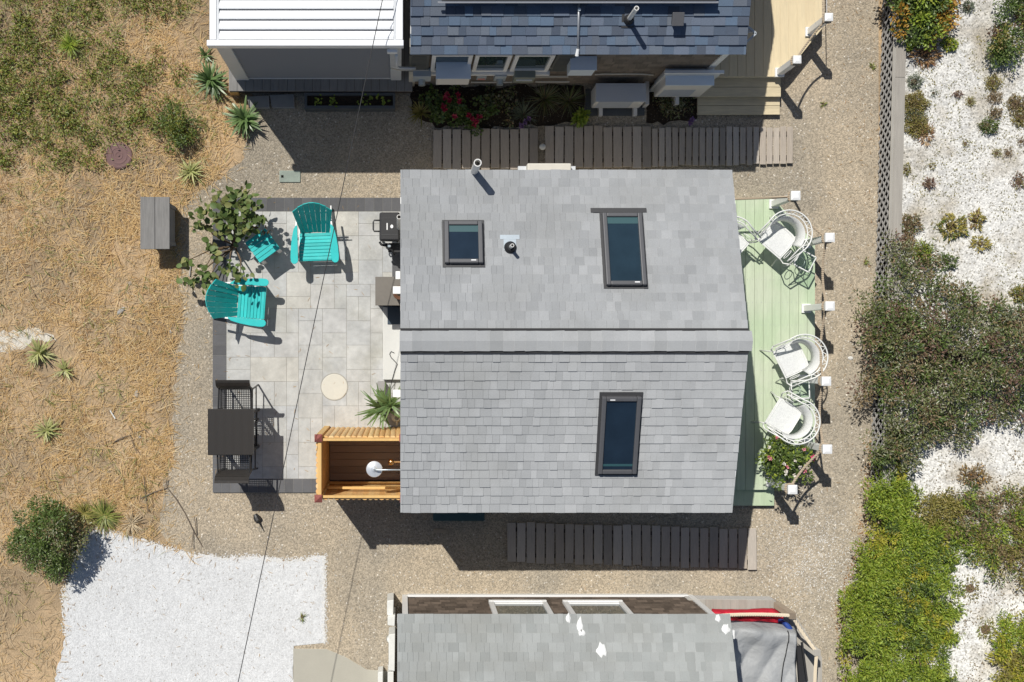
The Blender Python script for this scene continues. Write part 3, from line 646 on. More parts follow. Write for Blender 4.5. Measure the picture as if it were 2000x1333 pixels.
MB().lathe([(.034, 0), (.034, .55), (.024, .55), (.024, .4), (0, .4)], q, 14).build('pipe', 'pvc', t)
t = thing('roof_vent', 'small dark square vent box on the blue grey roof', 'roof vent', SA.at(*SA.ab(1319, 36)))
a, b = SA.ab(1319, 38); f = MB(); SA.box(f, a - .06, a + .06, b - .07, b + .08, .01, .15); f.build('box', 'charcoal', t, bevel=.01)
f = MB(); SA.box(f, a - .085, a + .085, b - .09, b + .1, .151, .175); f.build('cap', 'skyframe', t, bevel=.006)
t = thing('wall_bracket', 'grey slatted triangular bracket under the right gable of the top cottage', 'bracket', (wxa1, Y(66, 2.1), 2.1))
f = MB(); p0, p1, p2 = P(1447, 42, 2.0), P(1476, 66, 2.0), P(1450, 90, 2.0)
f.beam(p0, p1, .03, .04); f.beam(p1, p2, .03, .04)
for k in range(1, 8):
    q = p0.lerp(p1, k / 8); f.beam(q, Vector((wxa1 - .12, q.y - .02, 2.0)), .012, .03)
f.build('slats', 'meter', t)

# wall boxes and meters on the upper neighbour's shaded wall
def wallbox(name, label, cat, p0, p1, pyt, dep, hgt, m, extra=None, grp='utility boxes on the shaded wall'):
    """front top edge seen at pixel row pyt"""
    y = wA - .02 - dep; z1 = H - (y * S * H) / (NY - pyt); x0, x1 = X(p0, z1), X(p1, z1)
    t = thing(name, label, cat, ((x0 + x1) / 2, wA - .02, z1 - hgt), grp)
    MB().box(x0, x1, y, wA - .021, z1 - hgt, z1).build('body', m, t, bevel=.008)
    if extra: extra(t, x0, x1, y, z1 - hgt, z1)
    return t
def dial(t, x0, x1, y, z0, z1):
    c = ((x0 + x1) / 2, y, z0 + .1); mb = MB(); n = 16
    vs = [(c[0] + .055 * math.cos(6.283 * k / n), yy, c[2] + .055 * math.sin(6.283 * k / n)) for yy in (y, y - .09) for k in range(n)]
    mb.add(vs, [tuple(range(n, 2 * n))] + [(k, (k + 1) % n, n + (k + 1) % n, n + k) for k in range(n)]); mb.build('dial', 'flash', t)
def lid(t, x0, x1, y, z0, z1): MB().box(x0 - .012, x1 + .012, y - .015, wA - .022, z1 + .001, z1 + .018).build('lid', 'sky_tint', t)
def lab(t, x0, x1, y, z0, z1): MB().box(x0 + .02, x1 - .02, y - .004, y - .0005, z0 + .02, z0 + .10).build('label_plate', 'pink', t)
wallbox('electric_meter', 'grey electric meter with round dial left of the white cabinet', 'meter', 807, 842, 150, .14, .32, 'meter', dial)
wallbox('wall_cabinet', 'large white cabinet with a sky tinted lid under the left window of the top cottage', 'cabinet', 853, 918, 153, .26, .42, 'ac', lid)
wallbox('switch_box', 'small grey box with pink label between the cabinet and a meter', 'box', 932, 951, 150, .09, .22, 'meter', lab)
wallbox('electric_meter', 'grey electric meter with round dial between pink labelled box and olive box', 'meter', 967, 990, 150, .12, .30, 'meter', dial)
wallbox('switch_box', 'olive grey box with a handle under the right window', 'box', 1005, 1046, 152, .16, .34, 'olive_box', lambda t, a, b, y, z0, z1: MB().box(a + .04, b - .04, y - .02, y - .001, z1 - .14, z1 - .12).build('handle', 'white', t))
wallbox('switch_box', 'wide white box painted with sky tint on the wall right of the dark shutter', 'box', 1115, 1164, 136, .20, .38, 'sky_tint', lid)
for (ax, ay), (bx, by) in (((920, 161), (1000, 161)), ((1046, 160), (1112, 160)), ((1040, 150), (1110, 150))):
    a, z = onwall(ax, ay, wA - .05); b, _ = onwall(bx, by, wA - .05); MB().tube([(a, wA - .05, z), (b, wA - .05, z)], .014, 8).build('conduit', 'siding', A)
xa, za = onwall(1065, 132, wA - .04); MB().tube([(xa, wA - .04, za), (xa + .2, wA - .04, za - .06), (xa + .45, wA - .04, za - .06)], .011, 8).build('conduit', 'siding', A)
xa, za = onwall(1162, 146, wA - .04); MB().tube([(xa, wA - .04, za), (xa + .15, wA - .04, za + .04), (xa + .7, wA - .04, za + .04), (xa + .95, wA - .04, za - .02)], .011, 8).build('conduit', 'siding', A)
xa, za = onwall(776, 137, wA - .06); MB().tube([(xa - .1, wA - .06, za + .1), (xa, wA - .06, za), (xa + .15, wA - .06, za - .02), (xa + .5, wA - .06, za - .01)], .011, 8).build('conduit', 'siding', A)

# condensers
def condenser(label, p_tl, p_br, z0, z1, vent, feet, tilt=0.0, slats=False):
    a, b = P(*p_tl, z1), P(*p_br, z1); x0, x1, y1, y0 = a.x, b.x, a.y, b.y
    t = thing('condenser', label, 'air conditioner', ((x0 + x1) / 2, (y0 + y1) / 2, 0))
    MB().box(x0, x1, y0, y1, z0, z1).build('casing', 'ac', t, bevel=.02)
    tp = MB().box(x0 - .006, x1 + .006, y0 - .006, y1 + .006, z1 + .001, z1 + .014).build('top', 'sky_tint' if not slats else 'lgrey', t, bevel=.005)
    if vent: MB().box(x0 + .12, x1 - .05, y1 - .075, y1 - .05, z1 + .0142, z1 + .017).build('slot', 'louvre_dark', tp)
    if slats:
        f = MB()
        for k in range(7): f.box(x0 + .01, x1 - .01, y0 + .02 + k * (y1 - y0 - .04) / 7, y0 + .02 + (k + .6) * (y1 - y0 - .04) / 7, z1 + .0145, z1 + .019)
        f.build('ribs', 'lgrey', tp)
    g_ = MB()
    for k in range(9): g_.box(x0 + .05, x1 - .2, y0 - .0015, y0 - .008, z0 + .08 + k * .05, z0 + .1 + k * .05)
    g_.build('grille', 'lgrey', t)
    for fx in feet: MB().box(fx, fx + .06, y0 - .12, y1, .03, z0 - .001).build('foot', 'ac', t)
    return t
condenser('tall white condenser beside the yellow steps, top painted with sky tint', (1300, 134), (1394, 167), .28, 1.08, True, (4.1, 4.6))
condenser('low ribbed white condenser standing on a dark pad', (1164, 164), (1261, 199), .14, .62, False, (3.35, 3.93), slats=True)
tag(MB().box(X(1143), X(1258), Y(227), Y(176), .005, .03).build('equipment_pad', 'planter', bevel=.006), 'dark grey pad under the low ribbed condenser', 'pad')
t = thing('lattice_screen', 'thin white framed panel standing behind the tall condenser', 'panel', (X(1340), 4.3, 0))
a, b = X(1296, 1.1), X(1404, 1.1); MB().box(a, b, 4.34, 4.37, .02, 1.25).build('panel', 'lgrey', t)
MB().box(a - .03, b + .03, 4.33, 4.38, 1.251, 1.29).build('rail', 'white', t)

# pergola with louvred roof
t = thing('pergola', 'white louvred pergola with a drawn grey screen', 'pergola', (-1.4, 5.8, 0))
gx0, gx1, gy0, gy1, gz = X(409, 2.6), X(787, 2.6), Y(90, 2.6), 7.6, 2.6
f = MB(); f.box(gx0, gx0 + .10, gy0 + .09, gy1, gz - .16, gz); f.box(gx1 - .10, gx1, gy0 + .09, gy1, gz - .16, gz); f.box(gx0 - .04, gx1 + .01, gy0, gy0 + .088, gz - .14, gz + .004); f.box(gx0, gx1, gy1, gy1 + .1, gz - .16, gz); f.build('beam', 'louvre_white', t, bevel=.01)
for xa in (gx0 + .102, gx1 - .135): MB().box(xa, xa + .033, gy0 + .09, gy1, gz - .1, gz - .012).build('gutter', 'lgrey', t)
k = 0; y = gy0 + .095
while y < gy1 - .1:
    f = MB(); f.add([(xx, y + dy, gz - .03 + dz) for xx in (gx0 + .137, gx1 - .137) for dy, dz in ((.0, .0), (.004, .022), (.04, .027), (.148, -.020), (.148, -.030), (.05, .006))], [(0, 1, 7, 6), (1, 2, 8, 7), (2, 3, 9, 8), (3, 4, 10, 9), (4, 5, 11, 10), (5, 0, 6, 11), (0, 5, 4, 3, 2, 1), (6, 7, 8, 9, 10, 11)])
    f.build('louvre', 'louvre_white', t); y += .149; k += 1
sy = gy0 + .075
zt = 2.43
for x0, x1 in ((gx0 + .03, gx0 + .25), (gx1 - .2, gx1 - .02)): MB().box(x0, x1, sy, sy + .14, .31, gz - .141).build('post', 'lgrey', t, bevel=.008)
for x0 in (gx0 + .03, gx1 - .2): MB().box(x0, x0 + .15, gy1 - .1, gy1 + .05, .31, gz - .161).build('post', 'lgrey', t)
MB().box(gx0 + .251, gx1 - .201, sy + .03, sy + .045, .36, zt - .08).build('screen', 'screen', t)
MB().box(gx0 + .251, gx1 - .201, sy - .005, sy + .10, zt - .08, gz - .141).build('valance', 'lgrey', t)
MB().box(gx0 + .251, gx1 - .201, sy + .02, sy + .055, .325, .36).build('hem_bar', 'white', t)
MB().box(gx0 + .03, gx0 + .05, sy + .141, gy1 - .11, .36, gz - .17).build('side_screen', 'screen', t)
ld = MB().box(X(756, 2.45), X(776, 2.45), Y(103, 2.45), gy0 - .005, 2.36, 2.46).build('leader_head', 'white', t, bevel=.008)
x = X(774, 2.3); MB().tube([(x, gy0 - .06, 2.36), (x + .005, gy0 - .06, 1.7), (x + .03, gy0 - .03, 1.5), (x + .14, gy0 - .02, 1.45), (x + .3, gy0 - .02, 1.45)], .022, 10).build('downpipe', 'lgrey', t, smooth=True)
t = thing('deck', 'weathered timber deck edge under the louvred pergola', 'deck', (-1.4, 5.6, 0))
f = MB(); x = X(447, .3)
while x < .2:
    w = .14; f.box(x, min(x + w - .006, .2), Y(178, .3), 7.6, .265, .30); x += w
f.build('boards', 'wood_grey', t)
MB().box(X(447, .3), .2, Y(178, .3) + .03, 7.6, .02, .264).build('skirt', 'cedar_dark', t)
MB().box(X(446, .3), X(463, .3), Y(178, .3) - .012, Y(150, .3), .02, .262).build('end_board', 'cedar_rail', t)
for px0_, px1_, py0_, py1_, l in ((482, 526, 188, 211, 'grey stone slab lying left of its twin below the pergola deck'), (527, 575, 185, 210, 'grey stone slab lying right of its twin below the pergola deck')):
    f = MB(); f.prism([tuple(P(*q, .1)[:2]) for q in ((px0_, py0_ + 1), (px1_ - 1, py0_ - 1), (px1_, py1_), (px0_ + 4, py1_))], .005, .11); tag(f.build('stone_slab', mat('slab_grey', (.30, .30, .29), .85, noise=(9, .15, 6)), bevel=.008), l, 'slab', 'slabs below the pergola deck')
t = thing('planter_box', 'long dark metal planter with a few green sprouts', 'planter', P(684, 198))
a, b = P(595, 213, .22), P(772, 182, .22); f = MB()
f.box(a.x, b.x, a.y, a.y + .05, .005, .24); f.box(a.x, b.x, b.y - .04, b.y, .005, .24); f.box(a.x, a.x + .04, a.y + .051, b.y - .041, .005, .24); f.box(b.x - .04, b.x, a.y + .051, b.y - .041, .005, .24); f.build('body', 'planter', t)
MB().box(a.x + .041, b.x - .041, a.y + .052, b.y - .042, .01, .17).build('soil', 'mulch', t)
n = 70; cx = np.array([a.x + .2, a.x + .48, a.x + .5, a.x + .95, a.x + 1.05, a.x + 1.3])[rng.integers(0, 6, n)]
pos = np.stack([cx + rng.normal(0, .045, n), (a.y + b.y) / 2 + rng.normal(0, .05, n), rng.uniform(.18, .26, n)], 1)
leaves('sprouts', pos, rng.normal(0, 1, (n, 3)) * [1, 1, .3], [[0, 0, 1.]], .06, .6, 'l_bright', t)

# yellow deck of the upper neighbour
t = thing('deck', 'pale yellow painted deck with a chamfered corner by the top cottage', 'deck', (6, 5.5, 0))
zd = .35; f = MB(); dy0 = Y(150, zd); x = wxa1 - .5; xr = X(1606, zd)
ch = lambda xx: dy0 if xx < X(1530, zd) else dy0 + (xx - X(1530, zd)) * ((Y(58, zd) - dy0) / (X(1604, zd) - X(1530, zd)))
while x < xr - .01:
    x1 = min(x + .142, xr); a_, b_ = x + .0035, x1 - .0035; f.add([(a_, ch(a_), zd - .035), (b_, ch(b_), zd - .035), (b_, 9, zd - .035), (a_, 9, zd - .035), (a_, ch(a_), zd), (b_, ch(b_), zd), (b_, 9, zd), (a_, 9, zd)], MB.BF); x = x1
f.build('boards', 'deck_yellow', t)
f = MB(); f.beam((wxa1 - .5, dy0 + .025, .2), (X(1528, zd), dy0 + .025, .2), .03, .22); f.beam((X(1529, zd), dy0 + .03, .2), (X(1602, zd), Y(58, zd) + .02, .2), .03, .22); f.beam((xr - .03, Y(58, zd), .2), (xr - .03, 9, .2), .03, .22); f.build('skirt', 'deck_yellow', t)
for k, (a, b, z) in enumerate(((152, 189, .23), (189.5, 224, .115))):
    f = MB(); m_ = (a + b) / 2; x0, x1 = X(1364 - k, z), X(1525 - k * 2, z)
    f.box(x0, x1, Y(m_, z) + .004, Y(a, z) , z - .03, z); f.box(x0, x1, Y(b, z), Y(m_, z) - .004, z - .03, z)
    f.box(x0 + .01, x1 - .01, Y(b, z) + .02, Y(b, z) + .045, .01, z - .031); f.build('step', 'deck_step', t)

def post(label, cappx, cappy, z0, z1, grp, w=.10, cap=.145):
    k = P(cappx, cappy, z1); t = thing('rail_post', label, 'post', (k.x, k.y, z0), grp)
    MB().box(k.x - w / 2, k.x + w / 2, k.y - w / 2, k.y + w / 2, z0, z1 - .045).build('shaft', 'white', t, bevel=.006)
    MB().add([(k.x + sx * c, k.y + sy * c, z) for z, c in ((z1 - .05, cap / 2), (z1 - .012, cap / 2), (z1, cap / 2 - .035)) for sx, sy in ((-1, -1), (1, -1), (1, 1), (-1, 1))], [(0, 3, 2, 1), (8, 9, 10, 11)] + [(i, (i + 1) % 4, 4 + (i + 1) % 4, 4 + i) for i in range(4)] + [(4 + i, 4 + (i + 1) % 4, 8 + (i + 1) % 4, 8 + i) for i in range(4)]).build('cap', 'white', t)
    f = MB().box(k.x - w / 2 - .025, k.x + w / 2 + .025, k.y - w / 2 - .025, k.y + w / 2 + .025, z0 + .001, z0 + .04).build('base', 'white', t)
    return k
def sag(p, q, s, n=14, close=.0):
    p, q = Vector(p), Vector(q); return [p.lerp(q, i / n) - Vector((0, 0, s * 4 * (i / n) * (1 - i / n))) for i in range(n + 1)]
def rope(name, label, pts, r, m, cat='rope', loops=()):
    t = thing(name, label, cat, pts[0]); MB().tube(pts, r, 8).build('strand', m, t, smooth=True)
    for c, w in loops:
        ring = [(c.x + sx * w, c.y + sy * w, c.z) for sx, sy in ((-1, -1), (0, -1.15), (1, -1), (1.15, 0), (1, 1), (0, 1.15), (-1, 1), (-1.15, 0))]
        MB().tube(ring, r, 8, True).build('knot', m, t, smooth=True)
    return t
a1 = post('white capped post at the chamfered corner above the yellow steps', 1558, 116, zd, 1.18, 'white posts of the yellow deck', cap=.125)
a2 = post('white capped post nearest the top edge on the yellow deck', 1620, 33, zd, 1.18, 'white posts of the yellow deck', cap=.125)
o_ = Vector((0, 0, -.1))
rope('rail_rope', 'tan rope strung between the two posts of the yellow deck', sag(a1 + o_, a2 + o_, .14), .016, 'rope', loops=((a1 + o_, .058), (a2 + o_, .058)))
rope('rail_cable', 'thin white line running up from the top post of the yellow deck', [a2 + o_, a2 + Vector((.0, 2.5, -.2))], .008, 'white', 'cable')

# ------------------------------------------------------------------ boardwalks
def boardwalk(label, p0, p1, q0, q1, zt, pitch, mats, gap=.022):
    """p0,p1 pixel x range, q0,q1 pixel y (top,bottom) at the two ends"""
    t = thing('boardwalk', label, 'boardwalk', P((p0 + p1) / 2, (q0[0] + q0[1]) / 2))
    f = MB(); n = max(1, round((p1 - p0) / pitch))
    for k in range(n):
        u0, u1 = k / n, (k + 1) / n; xa, xb = X(p0 + (p1 - p0) * u0, zt) + gap / 2, X(p0 + (p1 - p0) * u1, zt) - gap / 2
        um = (u0 + u1) / 2; yt = Y(q0[0] + (q1[0] - q0[0]) * um, zt) + R.uniform(-.016, .016); yb = Y(q0[1] + (q1[1] - q0[1]) * um, zt) + R.uniform(-.016, .016)
        f.cbox(((xa + xb) / 2, (yt + yb) / 2, zt - .016 + R.uniform(-.002, .002)), (xb - xa, yt - yb, .032), R.uniform(-.011, .011))
    f.build('boards', mats, t, bevel=.004)
    f = MB()
    for v in (.18, .82): f.beam(P(p0 + 2, q0[0] + (q0[1] - q0[0]) * v, .03), P(p1 - 2, q1[0] + (q1[1] - q1[0]) * v, .03), .06, .05)
    f.build('joist', 'cedar_dark', t)
boardwalk('short boardwalk of wide weathered boards left of the white path lamp', 845, 1052, (253, 330), (252, 330), .09, 18.8, 'wood_walk')
boardwalk('long boardwalk of wide weathered boards right of the white path lamp', 1064, 1273, (246, 329), (248, 327), .09, 19.0, 'wood_walk')
boardwalk('boardwalk of narrow pale boards at the right end of the top walkway', 1273, 1550, (250, 325), (248, 320), .085, 13.3, 'wood_walk')
boardwalk('long dark boardwalk below the grey cottage', 990, 1479, (1020, 1098), (1034, 1112), .09, 18.8, 'wood_walk')
t = thing('path_lamp', 'small white dome path lamp in the gap between boardwalks', 'lamp', P(1057, 291))
q = P(1057, 291); MB().lathe([(.012, 0), (.012, .16)], q, 10).build('stake', 'charcoal', t); MB().lathe([(.0, .13), (.05, .14), (.055, .17), (.045, .195), (.02, .205), (0, .206)], q, 16).build('lamp_shade', 'white_worn', t, smooth=True)
# ------------------------------------------------------------------ sage deck with rope rail
ZD = .25
t = thing('deck', 'sage green painted deck with chamfered corners beside the grey cottage', 'deck', (5.6, .1, 0))
T_ = {k: P(*v, ZD) for k, v in dict(a=(1512, 389), b=(1592, 476), c=(1592, 872), d=(1512, 957)).items()}
f = MB(); x = 4.16; xr = T_['b'].x; yt_, yb_ = T_['a'].y, T_['d'].y
def yt(x): return yt_ if x < T_['a'].x else yt_ + (x - T_['a'].x) * (T_['b'].y - yt_) / (xr - T_['a'].x)
def yb(x): return yb_ if x < T_['d'].x else yb_ + (x - T_['d'].x) * (T_['c'].y - yb_) / (xr - T_['d'].x)
while x < xr - .01:
    x1 = min(x + .1475, xr); a, b = x + .0028, x1 - .0028
    f.add([(a, yb(a), ZD - .03), (b, yb(b), ZD - .03), (b, yt(b), ZD - .03), (a, yt(a), ZD - .03), (a, yb(a), ZD), (b, yb(b), ZD), (b, yt(b), ZD), (a, yt(a), ZD)], MB.BF); x = x1
dk = f.build('boards', 'deck_green', t)
f = MB(); x = 4.16
while x < xr - .02:
    for k in range(14):
        yy = yb_ + .1 + k * .38
        for e in (.03, .115):
            if yb(x + e) + .02 < yy < yt(x + e) - .02: f.lathe([(.006, ZD), (.005, ZD + .0015), (0, ZD + .0015)], (x + e, yy, 0), 5)
    x += .1475
o_ = f.build('screw_heads', 'steel', dk); o_['kind'] = 'stuff'
f = MB(); q = [(4.2, yb_), (T_['d'].x, yb_), (xr, T_['c'].y), (xr, T_['b'].y), (T_['a'].x, yt_), (4.2, yt_)]
for i in range(len(q) - 1):
    a, b = Vector((*q[i], .115)), Vector((*q[i + 1], .115)); c = Vector((5.4, .1, .115)); nn = Vector((-(b - a).y, (b - a).x, 0)).normalized(); nn = nn if nn.dot(c - a) > 0 else -nn
    f.beam(a + nn * .02, b + nn * .02, .025, .2)
f.build('skirt', 'deck_green', t)
MB().box(4.2, X(1512, .14), Y(988, .14), yb_ - .006, .10, .14).build('step', 'deck_green', t)
MB().box(4.25, X(1508, .14), Y(980, .14), yb_ - .04, .005, .0995).build('riser', 'deck_green', t)
caps = []
for px, py, l in ((1555, 382, 'white capped deck post at the top chamfered corner of the sage deck'), (1622, 464, 'white capped deck post beside the upper barrel chair'), (1622, 598, 'white capped deck post standing alone between the upper and middle barrel chairs'),
                  (1615, 745, 'white capped deck post beside the small square table'), (1617, 878, 'white capped deck post right of the pink flowering pot'), (1549, 957, 'white capped deck post at the bottom chamfered corner, below the flowering pot')):
    caps.append(post(l, px, py, ZD, 1.28, 'white posts around the sage deck'))
dz = Vector((0, 0, -.14)); cy = P(1440, 400, 1.0)
rope('rail_rope', 'tan rope from the house to the top post of the sage deck', sag(Vector((4.76, 2.36, 1.12)), caps[0] + dz, .06), .019, 'rope')
names = ('tan rope sagging behind the upper barrel chair', 'tan rope sagging between the two upper right deck posts', 'tan rope sagging behind the middle barrel chair', 'tan rope sagging behind the lower barrel chair', 'tan rope sagging over the pink flowering pot')
for i in range(5): rope('rail_rope', names[i], sag(caps[i] + dz, caps[i + 1] + dz, .17 if i < 4 else .12), .019, 'rope', loops=((caps[i] + dz, .062),) + (((caps[5] + dz, .062),) if i == 4 else ()))

# white iron barrel chair, faces -Y, stands on z = 0
def arc(r, z, a0, a1, n, ry=None): return [Vector((r * math.cos(a0 + (a1 - a0) * i / n), (ry or r) * math.sin(a0 + (a1 - a0) * i / n), z)) for i in range(n + 1)]
def barrel_chair(label):
    t = thing('barrel_chair', label, 'chair', (0, 0, 0), 'white iron barrel chairs on the sage deck')
    # seat: squared front, rounded back
    seat = [(-.235, -.30), (.235, -.30), (.24, -.1), (.235, .06), (.20, .115), (.12, .13), (-.12, .13), (-.20, .115), (-.235, .06), (-.24, -.1)]
    MB().prism(seat, .420, .428).build('seat', 'mesh_white', t)
    ring = [Vector((x * 1.02, y * 1.02, .424)) for x, y in seat]
    fr = MB().tube(ring, .0085, 8, True); fr.tube([Vector((p.x * .90, p.y * .9 - .004, .431)) for p in ring], .006, 6, True); fr.build('seat_frame', 'iron', t, smooth=True)
    # hoops
    def hoop(r, z, fy, fz, n=26):
        a = arc(r, z, math.radians(-12), math.radians(192), n, r * 1.0)
        for p in a:
            fwd = max(0, -p.y / r + .05); p.z -= fwd * .1
        return [Vector((r * .98, fy, fz))] + a + [Vector((-r * .98, fy, fz))]
    h1 = hoop(.365, .80, -.34, .66); h2 = hoop(.312, .745, -.32, .645)
    f = MB().tube(h1, .0115, 8); f.tube(h2, .0105, 8); f.build('hoop', 'iron', t, smooth=True)
    z = MB(); n = len(h1) - 1; k = 1
    m = 22; pick = lambda h, u: h[min(int(u * n), n - 1)].lerp(h[min(int(u * n), n - 1) + 1], u * n - min(int(u * n), n - 1))
    for i in range(m):
        u, v = i / m, (i + 1) / m; z.tube([pick(h1 if i % 2 else h2, u), pick(h2 if i % 2 else h1, v)], .006, 6)
    z.build('zigzag', 'iron', t)
    # perforated back shell
    b = MB(); n2 = 20; vs = []
    for lev, (rr, zz) in enumerate(((.238, .44), (.262, .56), (.30, .72))):
        for i in range(n2 + 1):
            a = math.radians(-2 + 184 * i / n2); vs.append((rr * math.cos(a), rr * 1.0 * math.sin(a) + .0 - .01 * lev, zz))
    w = n2 + 1; b.add(vs, [(l * w + i, l * w + i + 1, (l + 1) * w + i + 1, (l + 1) * w + i) for l in range(2) for i in range(n2)])
    o = b.build('backrest', 'mesh_white', t, smooth=True); s_ = o.modifiers.new('th', 'SOLIDIFY'); s_.thickness = .006
    for sx in (-1, 1):
        MB().tube([Vector((sx * .24, -.30, .42)), Vector((sx * .30, -.36, .55)), Vector((sx * .357, -.34, .66))], .0105, 8).build('arm_support', 'iron', t, smooth=True)
        MB().tube([Vector((sx * .24, -.28, .41)), Vector((sx * .25, -.30, .2)), Vector((sx * .30, -.36, .012))], .0115, 8).build('leg', 'iron', t, smooth=True)
        MB().tube([Vector((sx * .2, .14, .41)), Vector((sx * .21, .16, .2)), Vector((sx * .26, .24, .012))], .0115, 8).build('leg', 'iron', t, smooth=True)
        lp = [Vector((sx * .262, -.2 + .085 * math.sin(a), .53 + .075 * math.cos(a))) for a in [i * 6.283 / 14 for i in range(14)]]
        MB().tube(lp, .006, 6, True).build('scroll', 'iron', t)
    return t
ch0 = barrel_chair('white barrel chair beside the second deck post, at the top of the sage deck')
def put(o, px, py, ang): c = P(px, py, .85); o.location = (c.x, c.y, ZD); o.rotation_euler = (0, 0, math.radians(ang))
def dupc(l): return dup(ch0, (0, 0, 0), 0, l)
c2 = dupc('white barrel chair in the middle, directly above the small square table'); c3 = dupc('white barrel chair nearest the pink flowering pot'); c4 = dupc('white barrel chair mostly hidden under the eave of the grey cottage')
put(ch0, 1533, 458, -41); put(c2, 1563, 698, -64); put(c3, 1548, 822, -122); put(c4, 1424, 470, 48)

def side_table(label, px, py, rz, w=.29):
    t = thing('side_table', label, 'table', (0, 0, 0), 'small white frame tables on the sage deck'); h = w / 2; z = .46
    f = MB(); 
    for a, b in (((-h, -h), (h, -h)), ((h, -h), (h, h)), ((h, h), (-h, h)), ((-h, h), (-h, -h))): f.beam((*a, z), (*b, z), .018, .018)
    f.build('frame', 'iron', t)
    MB().box(-h + .01, h - .01, -h + .01, h - .01, z + .0095, z + .014).build('tabletop', 'glass', t)
    for sx in (-1, 1):
        for sy in (-1, 1): MB().tube([(sx * h * .96, sy * h * .96, z), (sx * h * .6, sy * h * .6, z * .5), (sx * h * 1.05, sy * h * 1.05, .008)], .008, 6).build('leg', 'iron', t)
    MB().tube([Vector((h * .62 * math.cos(a), h * .62 * math.sin(a), z * .5)) for a in [i * 6.283 / 16 for i in range(16)]], .006, 6, True).build('stretcher', 'iron', t)
    c = P(px, py, .71); t.location = (c.x, c.y, ZD); t.rotation_euler = (0, 0, math.radians(rz)); return t
side_table('small square white frame table between the middle and lower barrel chairs', 1563, 761, 2)
side_table('small tilted white frame table below the upper barrel chair', 1572, 510, -28, .27)

# ------------------------------------------------------------------ turquoise adirondack chairs and table
def adirondack(label):
    t = thing('adirondack_chair', label, 'chair', (0, 0, 0), 'turquoise adirondack chairs on the patio')
    f = MB(); n = 8
    for i in range(n):
        y = -.37 + .0605 * i; z = .375 - .018 * i; f.cbox((0, y, z), (.56, .0575, .02), mtx=Matrix.Rotation(math.radians(-15), 3, 'X'))
    f.cbox((0, -.405, .345), (.56, .02, .075)); f.build('seat', 'teal', t, bevel=.005)
    f = MB(); m = 7; tops = [.80, .885, .935, .955, .935, .885, .80]
    bdir = Vector((0, .40, .70)).normalized()
    for i in range(m):
        c = (i - 3); x0 = c * .072; x1 = c * .098; L = (tops[i] - .23) / bdir.z
        wb_, wt = .0345, .0472
        base = Vector((x0, .085 + .018 * (1 - (c / 3) ** 2), .23)); tip = Vector((x1, base.y, .23)) + bdir * L
        rx = 0 if i == 3 else c * .012
        nrm = Vector((0, -bdir.z, bdir.y)); sd = Vector((1, 0, 0)); k = Vector((0, 0, 0))
        zc = lambda xx: (.965 - 1.55 * xx * xx - base.z) / bdir.z
        tl, tr = base.lerp(base, 0) + Vector((x1 - x0 - wt, 0, 0)) + bdir * zc(x1 - wt), base + Vector((x1 - x0 + wt, 0, 0)) + bdir * zc(x1 + wt)
        vs = [base - sd * wb_, base + sd * wb_, tr, tl]; vs = [v + nrm * .009 for v in vs] + [v - nrm * .009 for v in vs]
        f.add(vs, [(0, 1, 2, 3), (7, 6, 5, 4), (0, 4, 5, 1), (1, 5, 6, 2), (2, 6, 7, 3), (3, 7, 4, 0)])
    f.build('backrest', 'teal', t, bevel=.004)
    f = MB()
    for s_, w in ((.22, .50), (.52, .62)):
        p = Vector((0, .12, .23)) + bdir * s_; f.beam(p + Vector((-w / 2, .018, 0)), p + Vector((w / 2, .018, 0)), .03, .05, up=bdir)
    f.build('back_support', 'white', t)
    for sx in (-1, 1):
        o = [(.29, -.41), (.30, -.45), (.34, -.475), (.385, -.47), (.415, -.43), (.42, -.36), (.41, -.2), (.385, -.02), (.35, .13), (.31, .19), (.285, .19), (.285, .0)]
        MB().prism([(sx * x, y) for x, y in o], .545, .567).build('armrest', 'teal', t, bevel=.005)
        MB().box(sx * .325 - .02, sx * .325 + .02, -.36, -.26, 0, .544).build('leg', 'white', t, bevel=.004)
        f = MB(); f.beam((sx * .282, -.38, .30), (sx * .282, .56, .05), .022, .13); f.build('leg', 'white', t, bevel=.004)
        f = MB(); f.beam((sx * .31, .15, .53), (sx * .29, .46, .45), .025, .045); f.build('bracket', 'white', t)
    MB().box(-.27, .27, -.397, -.377, .19, .28).build('apron', 'white', t)
    return t
ADS = .95
a0 = adirondack('turquoise adirondack chair facing down beside the black grill')
a1 = dup(a0, (0, 0, 0), 0, 'turquoise adirondack chair facing right, half shaded by the broad leafed bush')
c = P(614, 462, .5); a0.location = (c.x, c.y, .04); a0.rotation_euler = (0, 0, math.radians(2)); a0.scale = (ADS,) * 3
c = P(470, 589, .5); a1.location = (c.x, c.y, .04); a1.rotation_euler = (0, 0, math.radians(86)); a1.scale = (ADS,) * 3
t = thing('side_table', 'square turquoise slatted side table between the adirondack chairs', 'table', (0, 0, 0))
f = MB()
for i in range(6): f.box(-.205, .205, -.205 + i * .0695, -.205 + i * .0695 + .063, .46, .48)
f.build('tabletop', 'teal', t, bevel=.004)
f = MB(); f.box(-.19, .19, -.19, -.172, .40, .4595); f.box(-.19, .19, .172, .19, .40, .4595); f.build('apron', 'teal', t)
for sx in (-1, 1):
    for sy in (-1, 1): MB().box(sx * .16 - .03, sx * .16 + .03, sy * .20 - .012, sy * .20 + .012, 0, .4595).build('leg', 'white', t)
c = P(513, 480, .5); place(t, (c.x, c.y, .04), math.radians(36))

